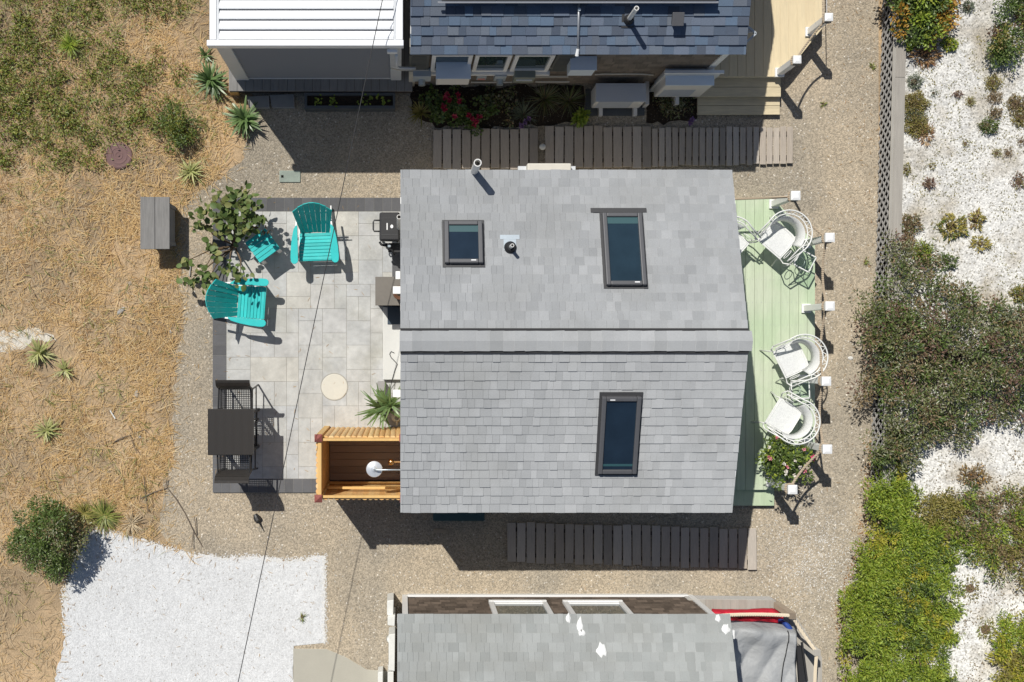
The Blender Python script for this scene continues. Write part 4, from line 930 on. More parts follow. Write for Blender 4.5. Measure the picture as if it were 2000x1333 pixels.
# ------------------------------------------------------------------ black wicker bar set
t = thing('bar_table', 'tall square black wicker table with two matching chairs tucked under', 'table', (0, 0, 0)); h = .372; zt = .95
MB().box(-h, h, -h, h, zt - .03, zt).build('tabletop', 'wicker', t, bevel=.012)
f = MB(); f.box(-h + .03, h - .03, -h + .03, h - .03, zt - .10, zt - .031); f.build('apron', 'wicker', t)
for sx in (-1, 1):
    for sy in (-1, 1): MB().box(sx * .31 - .025, sx * .31 + .025, sy * .31 - .025, sy * .31 + .025, 0, zt - .101).build('leg', 'black_plastic', t)
f = MB()
for a, b in (((-.31, -.31), (.31, -.31)), ((.31, -.31), (.31, .31)), ((.31, .31), (-.31, .31)), ((-.31, .31), (-.31, -.31))): f.beam((*a, .2), (*b, .2), .03, .03)
f.beam((-.31, -.31, .201), (.31, .31, .201), .028, .028); f.beam((-.31, .31, .201), (.31, -.31, .201), .028, .029); f.build('stretcher', 'black_plastic', t)
c = P(451.5, 844, zt); place(t, (c.x, c.y, .04))
def bar_chair(label):
    """seat faces -Y"""
    t = thing('bar_chair', label, 'chair', (0, 0, 0), 'black wicker bar chairs at the tall table')
    f = MB(); w, y0, y1, zs = .255, -.27, .24, .66
    f.tube([(-w, y0, zs), (w, y0, zs), (w, y1, zs), (-w, y1, zs)], .016, 8, True); f.build('seat_frame', 'black_plastic', t, smooth=True)
    f = MB(); n = 17
    for i in range(1, n): x = -w + 2 * w * i / n; f.beam((x, y0, zs), (x, y1, zs), .012, .005)
    for i in range(1, n): y = y0 + (y1 - y0) * i / n; f.beam((-w, y, zs + .004), (w, y, zs + .004), .012, .005)
    f.build('seat', 'black_plastic', t)
    prof = [(.245, .67), (.262, .80), (.285, .95), (.315, 1.04), (.36, 1.085), (.40, 1.10)]
    f = MB()
    for i in range(len(prof) - 1):
        (ya, za), (yb_, zb) = prof[i], prof[i + 1]; nrm = Vector((0, -(zb - za), yb_ - ya)).normalized() * .011
        A_, B_ = Vector((0, ya, za)), Vector((0, yb_, zb)); W = Vector((w + .018, 0, 0))
        f.add([A_ - W + nrm, A_ + W + nrm, B_ + W + nrm, B_ - W + nrm, A_ - W - nrm, A_ + W - nrm, B_ + W - nrm, B_ - W - nrm], [(0, 1, 2, 3), (7, 6, 5, 4), (1, 5, 6, 2), (3, 7, 4, 0)] + ([(0, 4, 5, 1)] if i == 0 else []) + ([(2, 6, 7, 3)] if i == len(prof) - 2 else []))
    f.build('backrest', 'wicker', t)
    for sx in (-1, 1):
        MB().tube([(sx * w, y0 + .01, zs), (sx * (w + .01), y0 - .02, 0.005)], .015, 8).build('leg', 'black_plastic', t)
        MB().tube([(sx * w, y1, zs), (sx * (w + .01), y1 + .05, 0.005)], .015, 8).build('leg', 'black_plastic', t)
        MB().tube([(sx * w, y1 + .03, .86), (sx * (w + .012), y0 + .1, .86), (sx * (w + .012), y0 + .03, .82), (sx * w, y0 + .02, zs)], .015, 8).build('armrest', 'black_plastic', t)
    f = MB(); f.tube([(-w - .005, y0 - .01, .22), (w + .005, y0 - .01, .22)], .012, 8); f.tube([(-w - .005, y0 - .01, .24), (-w - .005, y1 + .035, .24)], .011, 8); f.tube([(w + .005, y0 - .01, .24), (w + .005, y1 + .035, .24)], .011, 8); f.build('footrest', 'black_plastic', t)
    return t
b0 = bar_chair('black wicker bar chair tucked under the top side of the table'); b1 = dup(b0, (0, 0, 0), 0, 'black wicker bar chair tucked under the bottom side of the table')
c = P(454, 743, 1.14); place(b0, (c.x, c.y - .40, .04), math.radians(0)); c = P(452, 944, 1.14); place(b1, (c.x - .0, c.y + .40, .04), math.radians(180))

# ------------------------------------------------------------------ grill, cabinet, pots
q0, q1 = P(741, 471, .72), P(781, 415, .72)
t = thing('grill', 'black portable gas grill with a front handle on a folding stand', 'grill', ((q0.x + q1.x) / 2, (q0.y + q1.y) / 2, .04))
x0, x1, y0, y1 = q0.x, q1.x, q0.y, q1.y
MB().box(x0 + .01, x1 - .01, y0 + .01, y1 - .01, .50, .615).build('firebox', 'black_plastic', t, bevel=.02)
ld = MB().box(x0, x1, y0, y1, .62, .74).build('lid', 'black_plastic', t, bevel=.03)
for yy in (y1 - .1, y0 + .1): MB().box(x0 + .03, x1 - .03, yy - .005, yy + .005, .7402, .745).build('rib', 'charcoal', ld)
f = MB(); f.tube([(x0 + .01, y0 + .16, .68), (x0 - .085, y0 + .16, .69), (x0 - .10, y0 + .19, .69), (x0 - .10, y0 + .31, .69), (x0 - .085, y0 + .34, .69), (x0 + .01, y0 + .34, .68)], .013, 8); f.build('handle', 'charcoal', ld, smooth=True)
xm = (x0 + x1) / 2; ym = (y0 + y1) / 2 - .0
f = MB(); n = 16; f.prism([(xm + .035 + .024 * math.cos(6.283 * k / n), ym + .03 * math.sin(6.283 * k / n)) for k in range(n)], .7402, .7425); f.box(xm - .05, xm - .032, ym - .055, ym + .055, .7402, .7425); f.build('emblem', 'white', ld)
for xa in (x0 + .03, x1 - .06):
    for ya in (y0 + .05, y1 - .08): MB().box(xa, xa + .03, ya, ya + .03, .041, .499).build('leg', 'charcoal', t)
MB().box(x0 + .061, x1 - .061, y0 + .055, y0 + .075, .2, .22).build('stretcher', 'charcoal', t)
f = MB(); f.tube([(x0 + .0, y0 + .0, .55), (x0 + .03, y0 - .045, .56), (x0 + .09, y0 - .06, .55), (x0 + .13, y0 - .03, .55)], .02, 8); f.tube([(x0 + .12, y0 - .02, .56), (x0 + .12, y0 - .1, .56), (x0 + .2, y0 - .13, .55), (x0 + .25, y0 - .21, .52)], .017, 8); f.build('hose', 'rubber', t, smooth=True)
MB().lathe([(.03, 0), (.03, .05), (.02, .06), (0, .06)], (x0 + .16, y0 - .07, .55), 12).build('regulator', 'flash', t)
f = MB(); f.box(x0 + .14, x1 + .04, y0 - .16, y0 - .01, .45, .475); f.build('shelf', 'black_plastic', t)
t = thing('storage_cabinet', 'taupe topped storage cabinet below the cottage wall', 'cabinet', P(770, 570))
q0, q1 = P(733, 597, .85), P(783, 541, .85)
MB().box(q0.x + .03, .1, q0.y + .03, q1.y - .02, .04, .82).build('body', 'charcoal', t); MB().box(q0.x, .105, q0.y, q1.y, .8205, .85).build('top', 'grey_top', t, bevel=.004)
f = MB(); f.box(q0.x + .0295, q0.x + .015, q0.y + .28, q0.y + .3, .4, .55); f.build('handle', 'steel', t)
t = thing('flower_pot', 'dark brown glazed pot standing on the taupe cabinet', 'pot', (X(779, .95), Y(573, .95), .851))
c = Vector((X(781, .95), Y(573, .95), .851)); MB().lathe([(.06, 0), (.10, .1), (.115, .22), (.10, .235), (.09, .21), (0, .20)], c, 20).build('body', 'pot_brown', t, smooth=True)
MB().lathe([(.09, .201), (.0, .215)], c, 16).build('soil', 'mulch', t)
c = P(753, 790, .0)
t = thing('potted_yucca', 'green potted yucca beside the cottage wall above the cedar shower', 'plant', (c.x, c.y, .04))
MB().lathe([(.12, .0), (.16, .32), (.175, .33), (.175, .36), (.15, .36), (.14, .30), (0, .30)], (c.x, c.y, .04), 22).build('pot', 'pot_grey', t)
MB().lathe([(.14, .30), (0, .31)], (c.x, c.y, .045), 14).build('soil', 'mulch', t)
MB().tube([(c.x, c.y, .34), (c.x - .02, c.y - .01, .6)], .03, 8).build('stem', 'bark', t)
def rosette(name, cx, cy, cz, n, L, W, m, par, e0=.25, e1=1.2, seed=0):
    e = rng.uniform(e0, e1, n); pos = np.tile([[cx, cy, cz]], (n, 1)) + rng.normal(0, .012, (n, 3)) * [1, 1, .5]
    return blades(name, pos, rng.uniform(0, 6.283, n), e, L * rng.uniform(.7, 1.15, n), W * rng.uniform(.8, 1.2, n), rng.uniform(.2, .9, n), m, par)
rosette('foliage', c.x - .05, c.y - .03, .62, 46, .44, .036, 'yucca', t, .05, 1.2)
rosette('foliage', c.x + .10, c.y + .04, .75, 26, .40, .034, 'yucca', t, .2, 1.2)
tag(MB().box(X(737, .3), X(752, .3), Y(764, .3), Y(746, .3), .04, .30).build('stone_block', 'pot_grey', bevel=.01), 'small grey block beside the potted yucca', 'block')
t = thing('urn', 'cream rounded jug standing against the wall below the yucca', 'jug', P(776, 818)); c = P(775, 816, .3); c.z = .04
MB().lathe([(.05, 0), (.085, .06), (.09, .18), (.06, .27), (.05, .30), (.055, .33), (.04, .33), (.035, .25), (0, .25)], c, 20).build('body', 'cream', t, smooth=True)
MB().tube([(c.x, c.y - .05, .33), (c.x, c.y - .12, .30), (c.x, c.y - .12, .2), (c.x, c.y - .085, .14)], .012, 8).build('handle', 'cream', t, smooth=True)

# ------------------------------------------------------------------ outdoor shower in fresh cedar
ZF = 1.95; xw = X(622, ZF); xe = .10; yn = Y(856, ZF); ys = Y(974, ZF)
t = thing('outdoor_shower', 'cedar half log outdoor shower stall with a brown plank floor', 'shower', ((xw + xe) / 2, (yn + ys) / 2, 0))
f = MB(); n = 7
for k in range(n): f.box(xw + .05, xe, ys + .05 + (yn - ys - .1) * k / n + .003, ys + .05 + (yn - ys - .1) * (k + 1) / n - .003, .06, .10)
f.build('floor', 'shower_floor', t)
def logs(ax, c0, c1, at, sgn):
    """half-round pickets along x ('x') or y ('y') at the outer face, sgn = outward"""
    f = MB(); n = max(1, round((c1 - c0) / .083)); w = (c1 - c0) / n
    for k in range(n):
        m_ = c0 + (k + .5) * w; h = ZF - .05 + R.uniform(-.008, .012); o = []
        for z in (.05, h):
            for j in range(7):
                a = math.pi * j / 6; du, dv = math.cos(a) * w * .503, math.sin(a) * .03 * sgn
                o.append((m_ + du, at + dv, z) if ax == 'x' else (at + dv, m_ + du, z))
        f.add(o, [tuple(range(6, -1, -1)), tuple(range(7, 14))] + [(j, j + 1, 8 + j, 7 + j) for j in range(6)] + [(6, 0, 7, 13)])
    return f.build('picket_wall', 'cedar_new', t)
logs('x', xw + .06, xe, yn, 1); logs('x', xw + .06, xe, ys, -1); logs('y', ys + .06, yn - .06, xw - .015, -1)
for x0, x1, y0, y1 in ((xw + .05, xe, yn - .045, yn - .005), (xw - .012, xw + .045, ys + .05, yn - .05), (xw + .05, xe, ys + .005, ys + .045)):
    for za, zb in ((ZF - .04, ZF), (.25, .33), (.85, .93)): MB().box(x0, x1, y0, y1, za, zb).build('rail', 'cedar_rail', t, bevel=.004)
MB().box(xw + .02, xw + .04, ys + .06, yn - .06, .08, ZF - .06).build('inner_board', 'cedar_new', t)
for x, y in ((xw + .0, yn), (xw + .0, ys), (xe - .06, yn), (xe - .05, ys)):
    p = MB().box(x - .045, x + .045, y - .045, y + .045, .04, ZF).build('post', 'cedar_rail', t)
    MB().add([(x - .058, y - .058, ZF), (x + .058, y - .058, ZF), (x + .058, y + .058, ZF), (x - .058, y + .058, ZF), (x - .058, y - .058, ZF + .03), (x + .058, y - .058, ZF + .03), (x + .058, y + .058, ZF + .03), (x - .058, y + .058, ZF + .03), (x, y, ZF + .075)], [(0, 3, 2, 1), (0, 1, 5, 4), (1, 2, 6, 5), (2, 3, 7, 6), (3, 0, 4, 7), (4, 5, 8), (5, 6, 8), (6, 7, 8), (7, 4, 8)]).build('post_cap', 'redcap', p)
MB().box(xw + .1, xe - .02, ys + .046, ys + .085, 1.20, 1.24).build('ledge', 'cedar_rail', t, bevel=.004)
sc = P(731, 917, 1.95); t2 = MB().lathe([(.0, .0), (.118, .0), (.124, .008), (.118, .018), (.05, .03), (.02, .05), (0, .05)], (sc.x, sc.y, 1.93), 36).build('shower_head', 'chrome', t, smooth=False)
MB().tube([(sc.x, sc.y, 1.97), (sc.x, sc.y, 2.01), (sc.x + .03, sc.y, 2.03), (sc.x + .36, sc.y, 2.03), (wx0 - .03, sc.y, 1.98), (wx0, sc.y, 1.98)], .012, 10).build('arm', 'flash', t2, smooth=True)
MB().tube([(wx0 - .02, sc.y + .05, .9), (wx0 - .03, sc.y + .05, 1.8), (wx0 - .12, sc.y + .10, 1.78)], .014, 8).build('riser', 'brass', t, smooth=True)
vx = X(764, 1.5); t3 = MB().lathe([(.0, .0), (.045, .0), (.05, .03), (.025, .06), (0, .06)], (vx, Y(903, 1.5), 1.48), 16).build('valve', 'brass', t, smooth=True)
MB().tube([(vx, Y(903, 1.5), 1.5), (wx0, Y(903, 1.5), 1.5)], .014, 8).build('valve_body', 'brass', t)

# ------------------------------------------------------------------ lids, bench and odds on the ground
c = P(653, 756, .04); t = thing('manhole_lid', 'round cream concrete lid set among the patio pavers', 'lid', (c.x, c.y, .04))
MB().lathe([(.222, -.02), (.222, .006), (.212, .010), (0, .010)], (c.x, c.y, .036), 48).build('cover', 'cream', t); MB().lathe([(.235, -.02), (.235, .0065), (.2225, .0065)], (c.x, c.y, .036), 48).build('rim', 'joint', t)
c = P(233, 305); t = thing('manhole_lid', 'round maroon ringed lid lying in the dry grass', 'lid', (c.x, c.y, 0))
MB().lathe([(.225, 0), (.225, .03), (.205, .045), (.19, .045), (.185, .040), (.15, .040), (.145, .046), (.125, .046), (.12, .041), (.075, .041), (.07, .047), (.05, .047), (.045, .041), (0, .041)], c, 44).build('cover', 'lid_brown', t)
MB().lathe([(.02, .0), (.02, .055), (0, .055)], c, 10).build('knob', 'lid_brown', t)
t = thing('valve_box', 'dusty teal rectangular utility lid flush in the gravel', 'lid', P(566, 345)); a, b = P(546, 357), P(587, 334)
MB().box(a.x, b.x, a.y, b.y, .005, .03).build('cover', 'lid_teal', t, bevel=.012); MB().box(a.x + .03, a.x + .07, a.y + .08, a.y + .12, .0305, .036).build('finger_hole', 'dark', t)
zb = .55; a, b = P(274, 487, zb), P(331, 385, zb)
t = thing('bench', 'weathered grey two plank bench on the edge of the dry grass', 'bench', ((a.x + b.x) / 2, (a.y + b.y) / 2, 0))
f = MB(); m_ = (a.x + b.x) / 2; f.box(a.x, m_ - .004, a.y, b.y, zb - .045, zb); f.box(m_ + .004, b.x, a.y + .003, b.y, zb - .045, zb); f.build('seat', 'wood_grey', t, bevel=.004)
for y in (a.y + .1, b.y - .16): MB().box(a.x + .10, b.x - .0, y, y + .06, 0, zb - .046).build('leg', 'wood_grey', t)
MB().box(b.x - .045, b.x - .005, a.y + .165, b.y - .165, .1, zb - .046).build('apron', 'wood_grey', t)
MB().box(a.x + .12, a.x + .16, a.y + .165, b.y - .165, .05, zb - .046).build('apron', 'wood_grey', t)
def rock(label, px, py, rx, ry, h, m, name='stone', cat='stone', rz=0):
    f = MB(); c = P(px, py); f.lathe([(.0, h), (.5, h * .95), (.85, h * .6), (1, h * .15), (.9, 0)], (0, 0, 0), 9)
    ca, sa = math.cos(rz), math.sin(rz); s = R.uniform(0, 6)
    f.v = [(c.x + ca * x * rx * (1 + .13 * math.sin(3 * x + s)) - sa * y * ry, c.y + sa * x * rx + ca * y * ry * (1 + .12 * math.cos(4 * y + s)), z * (1 + .12 * math.sin(7 * x + s))) for x, y, z in f.v]
    return tag(f.build(name, m, smooth=True), label, cat)
rock('small rounded tan stone in the weeds near the top edge', 134, 19, .085, .06, .06, 'stone')
rock('grey driftwood chunk lying in straw below the bench', 236, 608, .10, .045, .04, 'drift', 'driftwood', 'driftwood', .75)
rock('pale grey square stone in straw left of the gravel band', 267, 770, .04, .06, .03, 'drift')
rock('small pale stone half buried in straw below the bench', 253, 553, .05, .04, .03, 'stone')
rock('small pale stone in straw right of the pale yuccas', 199, 762, .055, .05, .03, 'stone')
rock('small grey stone by the dead twig in straw', 273, 854, .03, .04, .04, 'drift')
rock('pale stone lying on the gravel path right of the sage deck', 1661, 700, .045, .035, .025, 'shell')
rock('small white stone at the edge of the gravel by the straw', 333, 648, .03, .025, .02, 'pebble')
rock('small white stone in the upper weeds near the left edge', 4, 158, .03, .03, .025, 'pebble')
def twig(label, pts, r, brs=(), m='bark_grey'):
    t = thing('fallen_branch', label, 'branch', P(*pts[0])); 
    q = [P(x, y) + Vector((0, 0, .02 + .02 * (i % 2))) for i, (x, y) in enumerate(pts)]; MB().tube(q, [r * (1 - .6 * i / len(q)) for i in range(len(q))], 6).build('stem', m, t)
    for b in brs: MB().tube([P(x, y) + Vector((0, 0, .025 + .05 * i)) for i, (x, y) in enumerate(b)], r * .6, 5).build('twig', m, t)
twig('long thin dead branch lying from straw onto gravel', [(275, 974), (300, 962), (327, 953), (345, 975), (362, 1003), (380, 1040), (396, 1068)], .012, (((327, 953), (326, 936)), ((285, 970), (283, 930)), ((285, 970), (291, 998)), ((378, 1038), (376, 1068)), ((385, 1045), (381, 1008))))
twig('small forked dead twig in straw with a white stub', [(218, 866), (240, 855), (262, 848), (283, 839), (300, 855), (312, 864)], .011, (((262, 848), (254, 832)), ((256, 852), (264, 872), (270, 882))))
tag(MB().tube([P(216, 802) + Vector((0, 0, .03)), P(226, 818) + Vector((0, 0, .03))], .012, 6).build('stick', 'white_worn'), 'short bleached stick in straw above the forked twig', 'stick')
tag(MB().tube([P(372, 532) + Vector((0, 0, .02)), P(371, 540) + Vector((0, 0, .03)), P(373, 520) + Vector((0, 0, .03))], .012, 6).build('stick', 'drift'), 'short bleached stick under the broad leafed bush', 'stick')
t = thing('garden_light', 'dark stake garden light lying on the gravel below the bar table', 'lamp', P(505, 1018))
c = P(503, 1012); d = Vector((.45, -.9, 0)).normalized(); f = MB(); v_ = [c - d * .08 + Vector((0, 0, .05)), c - d * .03 + Vector((0, 0, .05)), c + d * .03 + Vector((0, 0, .05)), c + d * .06 + Vector((0, 0, .05))]
f.tube(v_, [.03, .055, .065, .03], 10); f.build('head', 'black_plastic', t); MB().tube([c + d * .06 + Vector((0, 0, .05)), c + d * .26 + Vector((0, 0, .015))], [.016, .003], 8).build('stake', 'black_plastic', t)

# overhead line crossing the yard
wpts = [P(747 - .2115 * y, y, z) for y, z in ((-1500, 3.6), (-700, 3.2), (0, 2.95), (300, 2.8), (640, 2.68), (1000, 2.64), (1400, 2.68), (2200, 3.2), (3000, 3.8))]
tag(MB().tube(wpts, .006, 6).build('overhead_wire', 'wire', smooth=True), 'thin black overhead wire crossing the whole yard from top to bottom', 'wire')

# ------------------------------------------------------------------ deck of the lower neighbour
t = thing('deck', 'weathered plank deck with angled edge at the bottom cottage, holding covered furniture', 'deck', (6, -5, 0)); zd = .36
q = [P(1345, 1171, zd), P(1515, 1173, zd), P(1556, 1206, zd), P(1606, 1285, zd), P(1606, 1600, zd), P(1345, 1600, zd)]
f = MB(); x = q[0].x
def ytop(x):
    for a, b in ((q[0], q[1]), (q[1], q[2]), (q[2], q[3])):
        if a.x <= x <= b.x: return a.y + (b.y - a.y) * (x - a.x) / (b.x - a.x)
    return q[3].y
while x < q[3].x - .01:
    x1 = min(x + .14, q[3].x); a, b = x + .003, x1 - .003
    f.add([(a, -9, zd - .03), (b, -9, zd - .03), (b, ytop(b), zd - .03), (a, ytop(a), zd - .03), (a, -9, zd), (b, -9, zd), (b, ytop(b), zd), (a, ytop(a), zd)], MB.BF); x = x1
f.build('boards', 'wood_bleach', t)
f = MB()
for a, b in zip(q[:4], q[1:5]): f.beam((a.x, a.y - .02, .18), (b.x, b.y - .02, .18), .03, .26)
f.build('skirt', 'wood_grey', t)
def wpost(label, px, py, z1):
    k = P(px, py, z1); o = thing('rail_post', label, 'post', (k.x, k.y, zd), 'weathered posts of the bottom deck')
    MB().box(k.x - .05, k.x + .05, k.y - .05, k.y + .05, .02, z1).build('shaft', 'wood_bleach' if px > 1570 else 'cedar_old', o, bevel=.006); MB().tube([k + Vector((-.02, -.02, -.1)), k + Vector((.03, -.03, -.1))], .03, 8).build('bolt', 'steel', o); return k
k1 = wpost('brown weathered post at the angled corner of the bottom deck', 1549, 1204, 1.1); k2 = wpost('pale weathered post further down the angled edge of the bottom deck', 1597, 1276, 1.1)
dz = Vector((.0, 0, -.03))
rope('rail_rope', 'thick cream rope from the bottom cottage over the red cover', sag(Vector((xw1, wC - .05, 1.15)), k1 + dz, .10), .029, 'rope_white')
rope('rail_rope', 'thick cream rope along the angled edge of the bottom deck', sag(k1 + dz, k2 + dz, .10), .029, 'rope_white')
rope('rail_rope', 'thick cream rope leaving the bottom edge of the picture', sag(k2 + dz, k2 + Vector((.0, -1.3, -.03)), .08), .029, 'rope_white')
def hull(label, name, cat, m, pts_top, z0, z1, inset=.05, ridge=None, grp=None):
    w = [P(x, y, z1) for x, y in pts_top]; f = MB(); n = len(w); cx = sum(p.x for p in w) / n; cy = sum(p.y for p in w) / n; c = Vector((cx, cy, 0))
    vs = []
    for e, z in ((1.04, z0), (1.03, (z0 + z1) / 2), (1.0, z1 - .04), (.9, z1), (.5, z1 + (ridge or .01))):
        for p in w: vs.append((c.x + (p.x - c.x) * e, c.y + (p.y - c.y) * e, z + R.uniform(-.008, .008)))
    f.add(vs + [(cx, cy, z1 + (ridge or .01) * 1.3)], [(l * n + i, l * n + (i + 1) % n, (l + 1) * n + (i + 1) % n, (l + 1) * n + i) for l in range(4) for i in range(n)] + [(4 * n + i, 4 * n + (i + 1) % n, 5 * n) for i in range(n)])
    o = f.build(name, m, smooth=True); s_ = o.modifiers.new('s', 'SUBSURF'); s_.levels = s_.render_levels = 2
    return tag(o, label, cat, grp)
f = MB(); nu, nv = 26, 9; vs = []
prof = ((0, .40), (.02, .54), (.10, .62), (.25, .68), (.42, .69), (.55, .62), (.75, .50), (.97, .44), (1, .36))
for i in range(nu):
    u = i / (nu - 1); xt = 1390 + 140 * u; yn_ = 1189 + 1.5 * math.sin(5 * u) + 14 * max(0, u - .86) / .14; ys_ = 1217 - 6 * (1 - u) ** 2
    for vv, zz in prof:
        p = P(xt, yn_ + (ys_ - yn_) * vv, zz); vs.append((p.x, p.y, zz + .012 * math.sin(17 * u + 4 * vv) + .008 * math.sin(41 * u + 9 * vv)))
f.add(vs, [(a * nv + b, (a + 1) * nv + b, (a + 1) * nv + b + 1, a * nv + b + 1) for a in range(nu - 1) for b in range(nv - 1)] + [tuple(range(nv)), tuple(range((nu - 1) * nv, nu * nv))[::-1]])
tag(f.build('canvas_cover', 'red', smooth=False), 'red canvas covered bundle on the bottom deck under the cream rope', 'cover')
hull('small blue canvas bag between the red and grey covers', 'canvas_bag', 'bag', 'blue', [(1529, 1215), (1541, 1215), (1553, 1232), (1549, 1240), (1536, 1231)], zd, .80, ridge=.02)
# grey tarp: draped sheet over furniture with folds
t = thing('furniture_cover', 'grey tarpaulin with folds draped over furniture on the bottom deck', 'cover', P(1500, 1300))
nx_, ny_ = 64, 56; x0, x1 = X(1420, 1.0), X(1566, 1.0); y1, y0 = Y(1222, 1.0), Y(1222, 1.0) - 1.5
us = np.linspace(0, 1, nx_); vs_ = np.linspace(0, 1, ny_); U, V = np.meshgrid(us, vs_)
edge = np.minimum.reduce([(1 - U) * (x1 - x0), V * (y1 - y0) * 1.0 + .0, (1 - V) * (y1 - y0), U * (x1 - x0) + .3]); 
rise = 1 / (1 + np.exp(-(edge - .02) * 45)); base = .55 + .42 * rise
valley = np.exp(-(((U - .55) * 3.0) ** 2 + ((V - .62) * 3.2) ** 2)) * .16
fold = .055 * np.sin(14 * (U * .7 + V) + 3 * np.sin(5 * V)) * np.exp(-((U - .5) * 2.2) ** 2) + .05 * np.abs(np.sin(9 * (U - V * .8) + 2)) * np.exp(-((V - .55) * 2.5) ** 2) + .05 * (vnoise(U.ravel(), V.ravel(), 5, 3).reshape(U.shape) - .5)
lip = .03 * np.exp(-((V - .86) * 13) ** 2) + .025 * np.exp(-((U - .93) * 30) ** 2)
Z = base - valley + fold + lip - .05 * V * 0
pv = [(x0 + (x1 - x0) * u, y0 + (y1 - y0) * v - .10 * u * u * max(0, (v - .5) * 2), z) for u, v, z in zip(U.ravel(), V.ravel(), Z.ravel())]
MB().add(pv, [(j * nx_ + i, j * nx_ + i + 1, (j + 1) * nx_ + i + 1, (j + 1) * nx_ + i) for j in range(ny_ - 1) for i in range(nx_ - 1)]).build('cover', 'tarp', t, smooth=True)
def tz(u, v): return Z[min(int(v * (ny_ - 1)), ny_ - 1), min(int(u * (nx_ - 1)), nx_ - 1)] + .008
kp = ((.84, .97), (.845, .85), (.82, .7), (.78, .55), (.74, .4), (.70, .25), (.66, .1)); sp = []
for (ua, va), (ub, vb_) in zip(kp, kp[1:]):
    for k in range(6): sp.append((ua + (ub - ua) * k / 6, va + (vb_ - va) * k / 6))
MB().tube([(x0 + (x1 - x0) * u - .10 * u * u * 0, y0 + (y1 - y0) * v - .10 * u * u * max(0, (v - .5) * 2), tz(u, v) + .012) for u, v in sp], .009, 6).build('strap', 'rubber', t)
for px, py in ((1440, 1300), (1540, 1300)): MB().box(X(px, .5) - .03, X(px, .5) + .03, y0 + .3, y0 + .36, zd, .6).build('leg', 'charcoal', t)
f = MB(); f.beam(P(1566, 1255, .9), P(1576, 1330, .9), .03, .03); f.beam(P(1561, 1262, .7), P(1566, 1340, .7), .1, .05); tag(f.build('folded_chair_frame', 'rubber'), 'black folded chair frame at the right side of the grey tarpaulin', 'chair')
# ------------------------------------------------------------------ lattice fence of the raised bed
t = thing('lattice_fence', 'low weathered lattice fence with a grey top rail along the raised shell bed', 'fence', (8.10, 2.9, 0))
LY0, LY1 = -5.2, 5.6; f = MB(); y = LY0 - .5; z0, z1 = .03, .50
while y < LY1:
    for sg, xo in ((1, 0), (-1, .012)):
        ya, yb_ = (y, y + (z1 - z0)) if sg > 0 else (y + (z1 - z0), y)
        a, b = Vector((xo, ya, z0)), Vector((xo, yb_, z1)); f.beam(a, b, .034, .009, up=(1, 0, 0))
    y += .165
f.v = [(x + 8.10, yy + 2.9, z) for x, yy, z in f.v]
f.build('lattice_panel', 'wood_grey', t)
f = MB()
k = LY0
for a, b in ((LY0, -1.2), (-1.195, 1.56), (1.565, LY1)): f.box(8.125, 8.285, 2.9 + a, 2.9 + b, .50, .535)
f.build('top_rail', 'wood_bleach', t, bevel=.004)
MB().box(8.085, 8.121, 2.9 + LY0, 2.9 + LY1, .49, .53).build('trim', 'wood_bleach', t)
MB().box(8.16, 8.29, 2.9 + LY0, 2.9 + LY1, .0, .499).build('gap_shade_board', 'dark', t)  # near black colour stands in for the shade behind the lattice
t.rotation_euler = (0, 0, -.025)

# ------------------------------------------------------------------ grass and weeds
def scatter(n, x0, x1, y0, y1): return rng.uniform(x0, x1, n), rng.uniform(y0, y1, n)
def field(px, py): return ~inpoly(px, py, GRAVEL) & ~inpoly(px, py, PEB) & ~((px > 405) & (py < 182)) & ~((np.hypot(px - 233, py - 305) < 33)) & ~((px > 570) & (py > 1000))
def at(px, py, z=.003): return np.stack([(px - NX) / S, (NY - py) / S, np.full(len(px), z)], 1)
def lushness(px, py): return np.clip(1.25 - px / 420 - np.maximum(py - 240, 0) / 130 - .0 + (vnoise(px, py, .012, 5) - .5) * 1.3 + (vnoise(px, py, .035, 6) - .5) * .7, 0, 1)
def bare(px, py):
    b = np.exp(-(((px - 430) / 55) ** 2 + ((py - 70) / 110) ** 2)) + .8 * np.exp(-(((px - 440) / 40) ** 2 + ((py - 290) / 30) ** 2)) + np.exp(-(((px - 50) / 75) ** 2 + ((py - 672) / 30) ** 2)) + .9 * np.exp(-(((px - 75) / 50) ** 2 + ((py - 1180) / 60) ** 2)) + .6 * np.exp(-(((px - 60) / 80) ** 2 + ((py - 770) / 45) ** 2))
    return np.clip(b + (vnoise(px, py, .02, 9) - .55) * .8, 0, 1)
def straw(name, n, prob, Lr, m, el=(.0, .28), wd=(.004, .011)):
    px, py = scatter(n, -170, 480, -150, 1480)
    k = (field(px + rng.normal(0, 5, n), py + rng.normal(0, 5, n))) & (rng.random(n) < prob(px, py)); px, py = px[k], py[k]; n = len(px)
    ang = 8 * vnoise(px, py, .03, 3) + 7 * vnoise(px, py, .09, 4) + rng.normal(0, 1.1, n)
    pos = at(px, py); pos[:, 2] += rng.uniform(0, .03, n)
    return tag(blades(name, pos, ang, rng.uniform(el[0], el[1], n), rng.uniform(*Lr, n), rng.uniform(*wd, n), rng.uniform(-.1, .5, n), m), kind='stuff')
pat = lambda x, y, s, sd: vnoise(x, y, s, sd)
open_ = lambda x, y: (1 - .85 * bare(x, y)) * np.clip(1.15 - np.maximum(y - 1010, 0) / 120, .14, 1)
clump = lambda x, y, sd: np.clip((.5 * pat(x, y, .022, sd + 40) + .5 * pat(x, y, .075, sd + 41) - .30) * 3.2, .06, 1)
goldz = lambda x, y: np.clip(.25 + .75 * (x - 60) / 180 + (pat(x, y, .012, 21) - .5) * 1.2, .08, 1) * np.clip(.35 + y / 420, .3, 1)
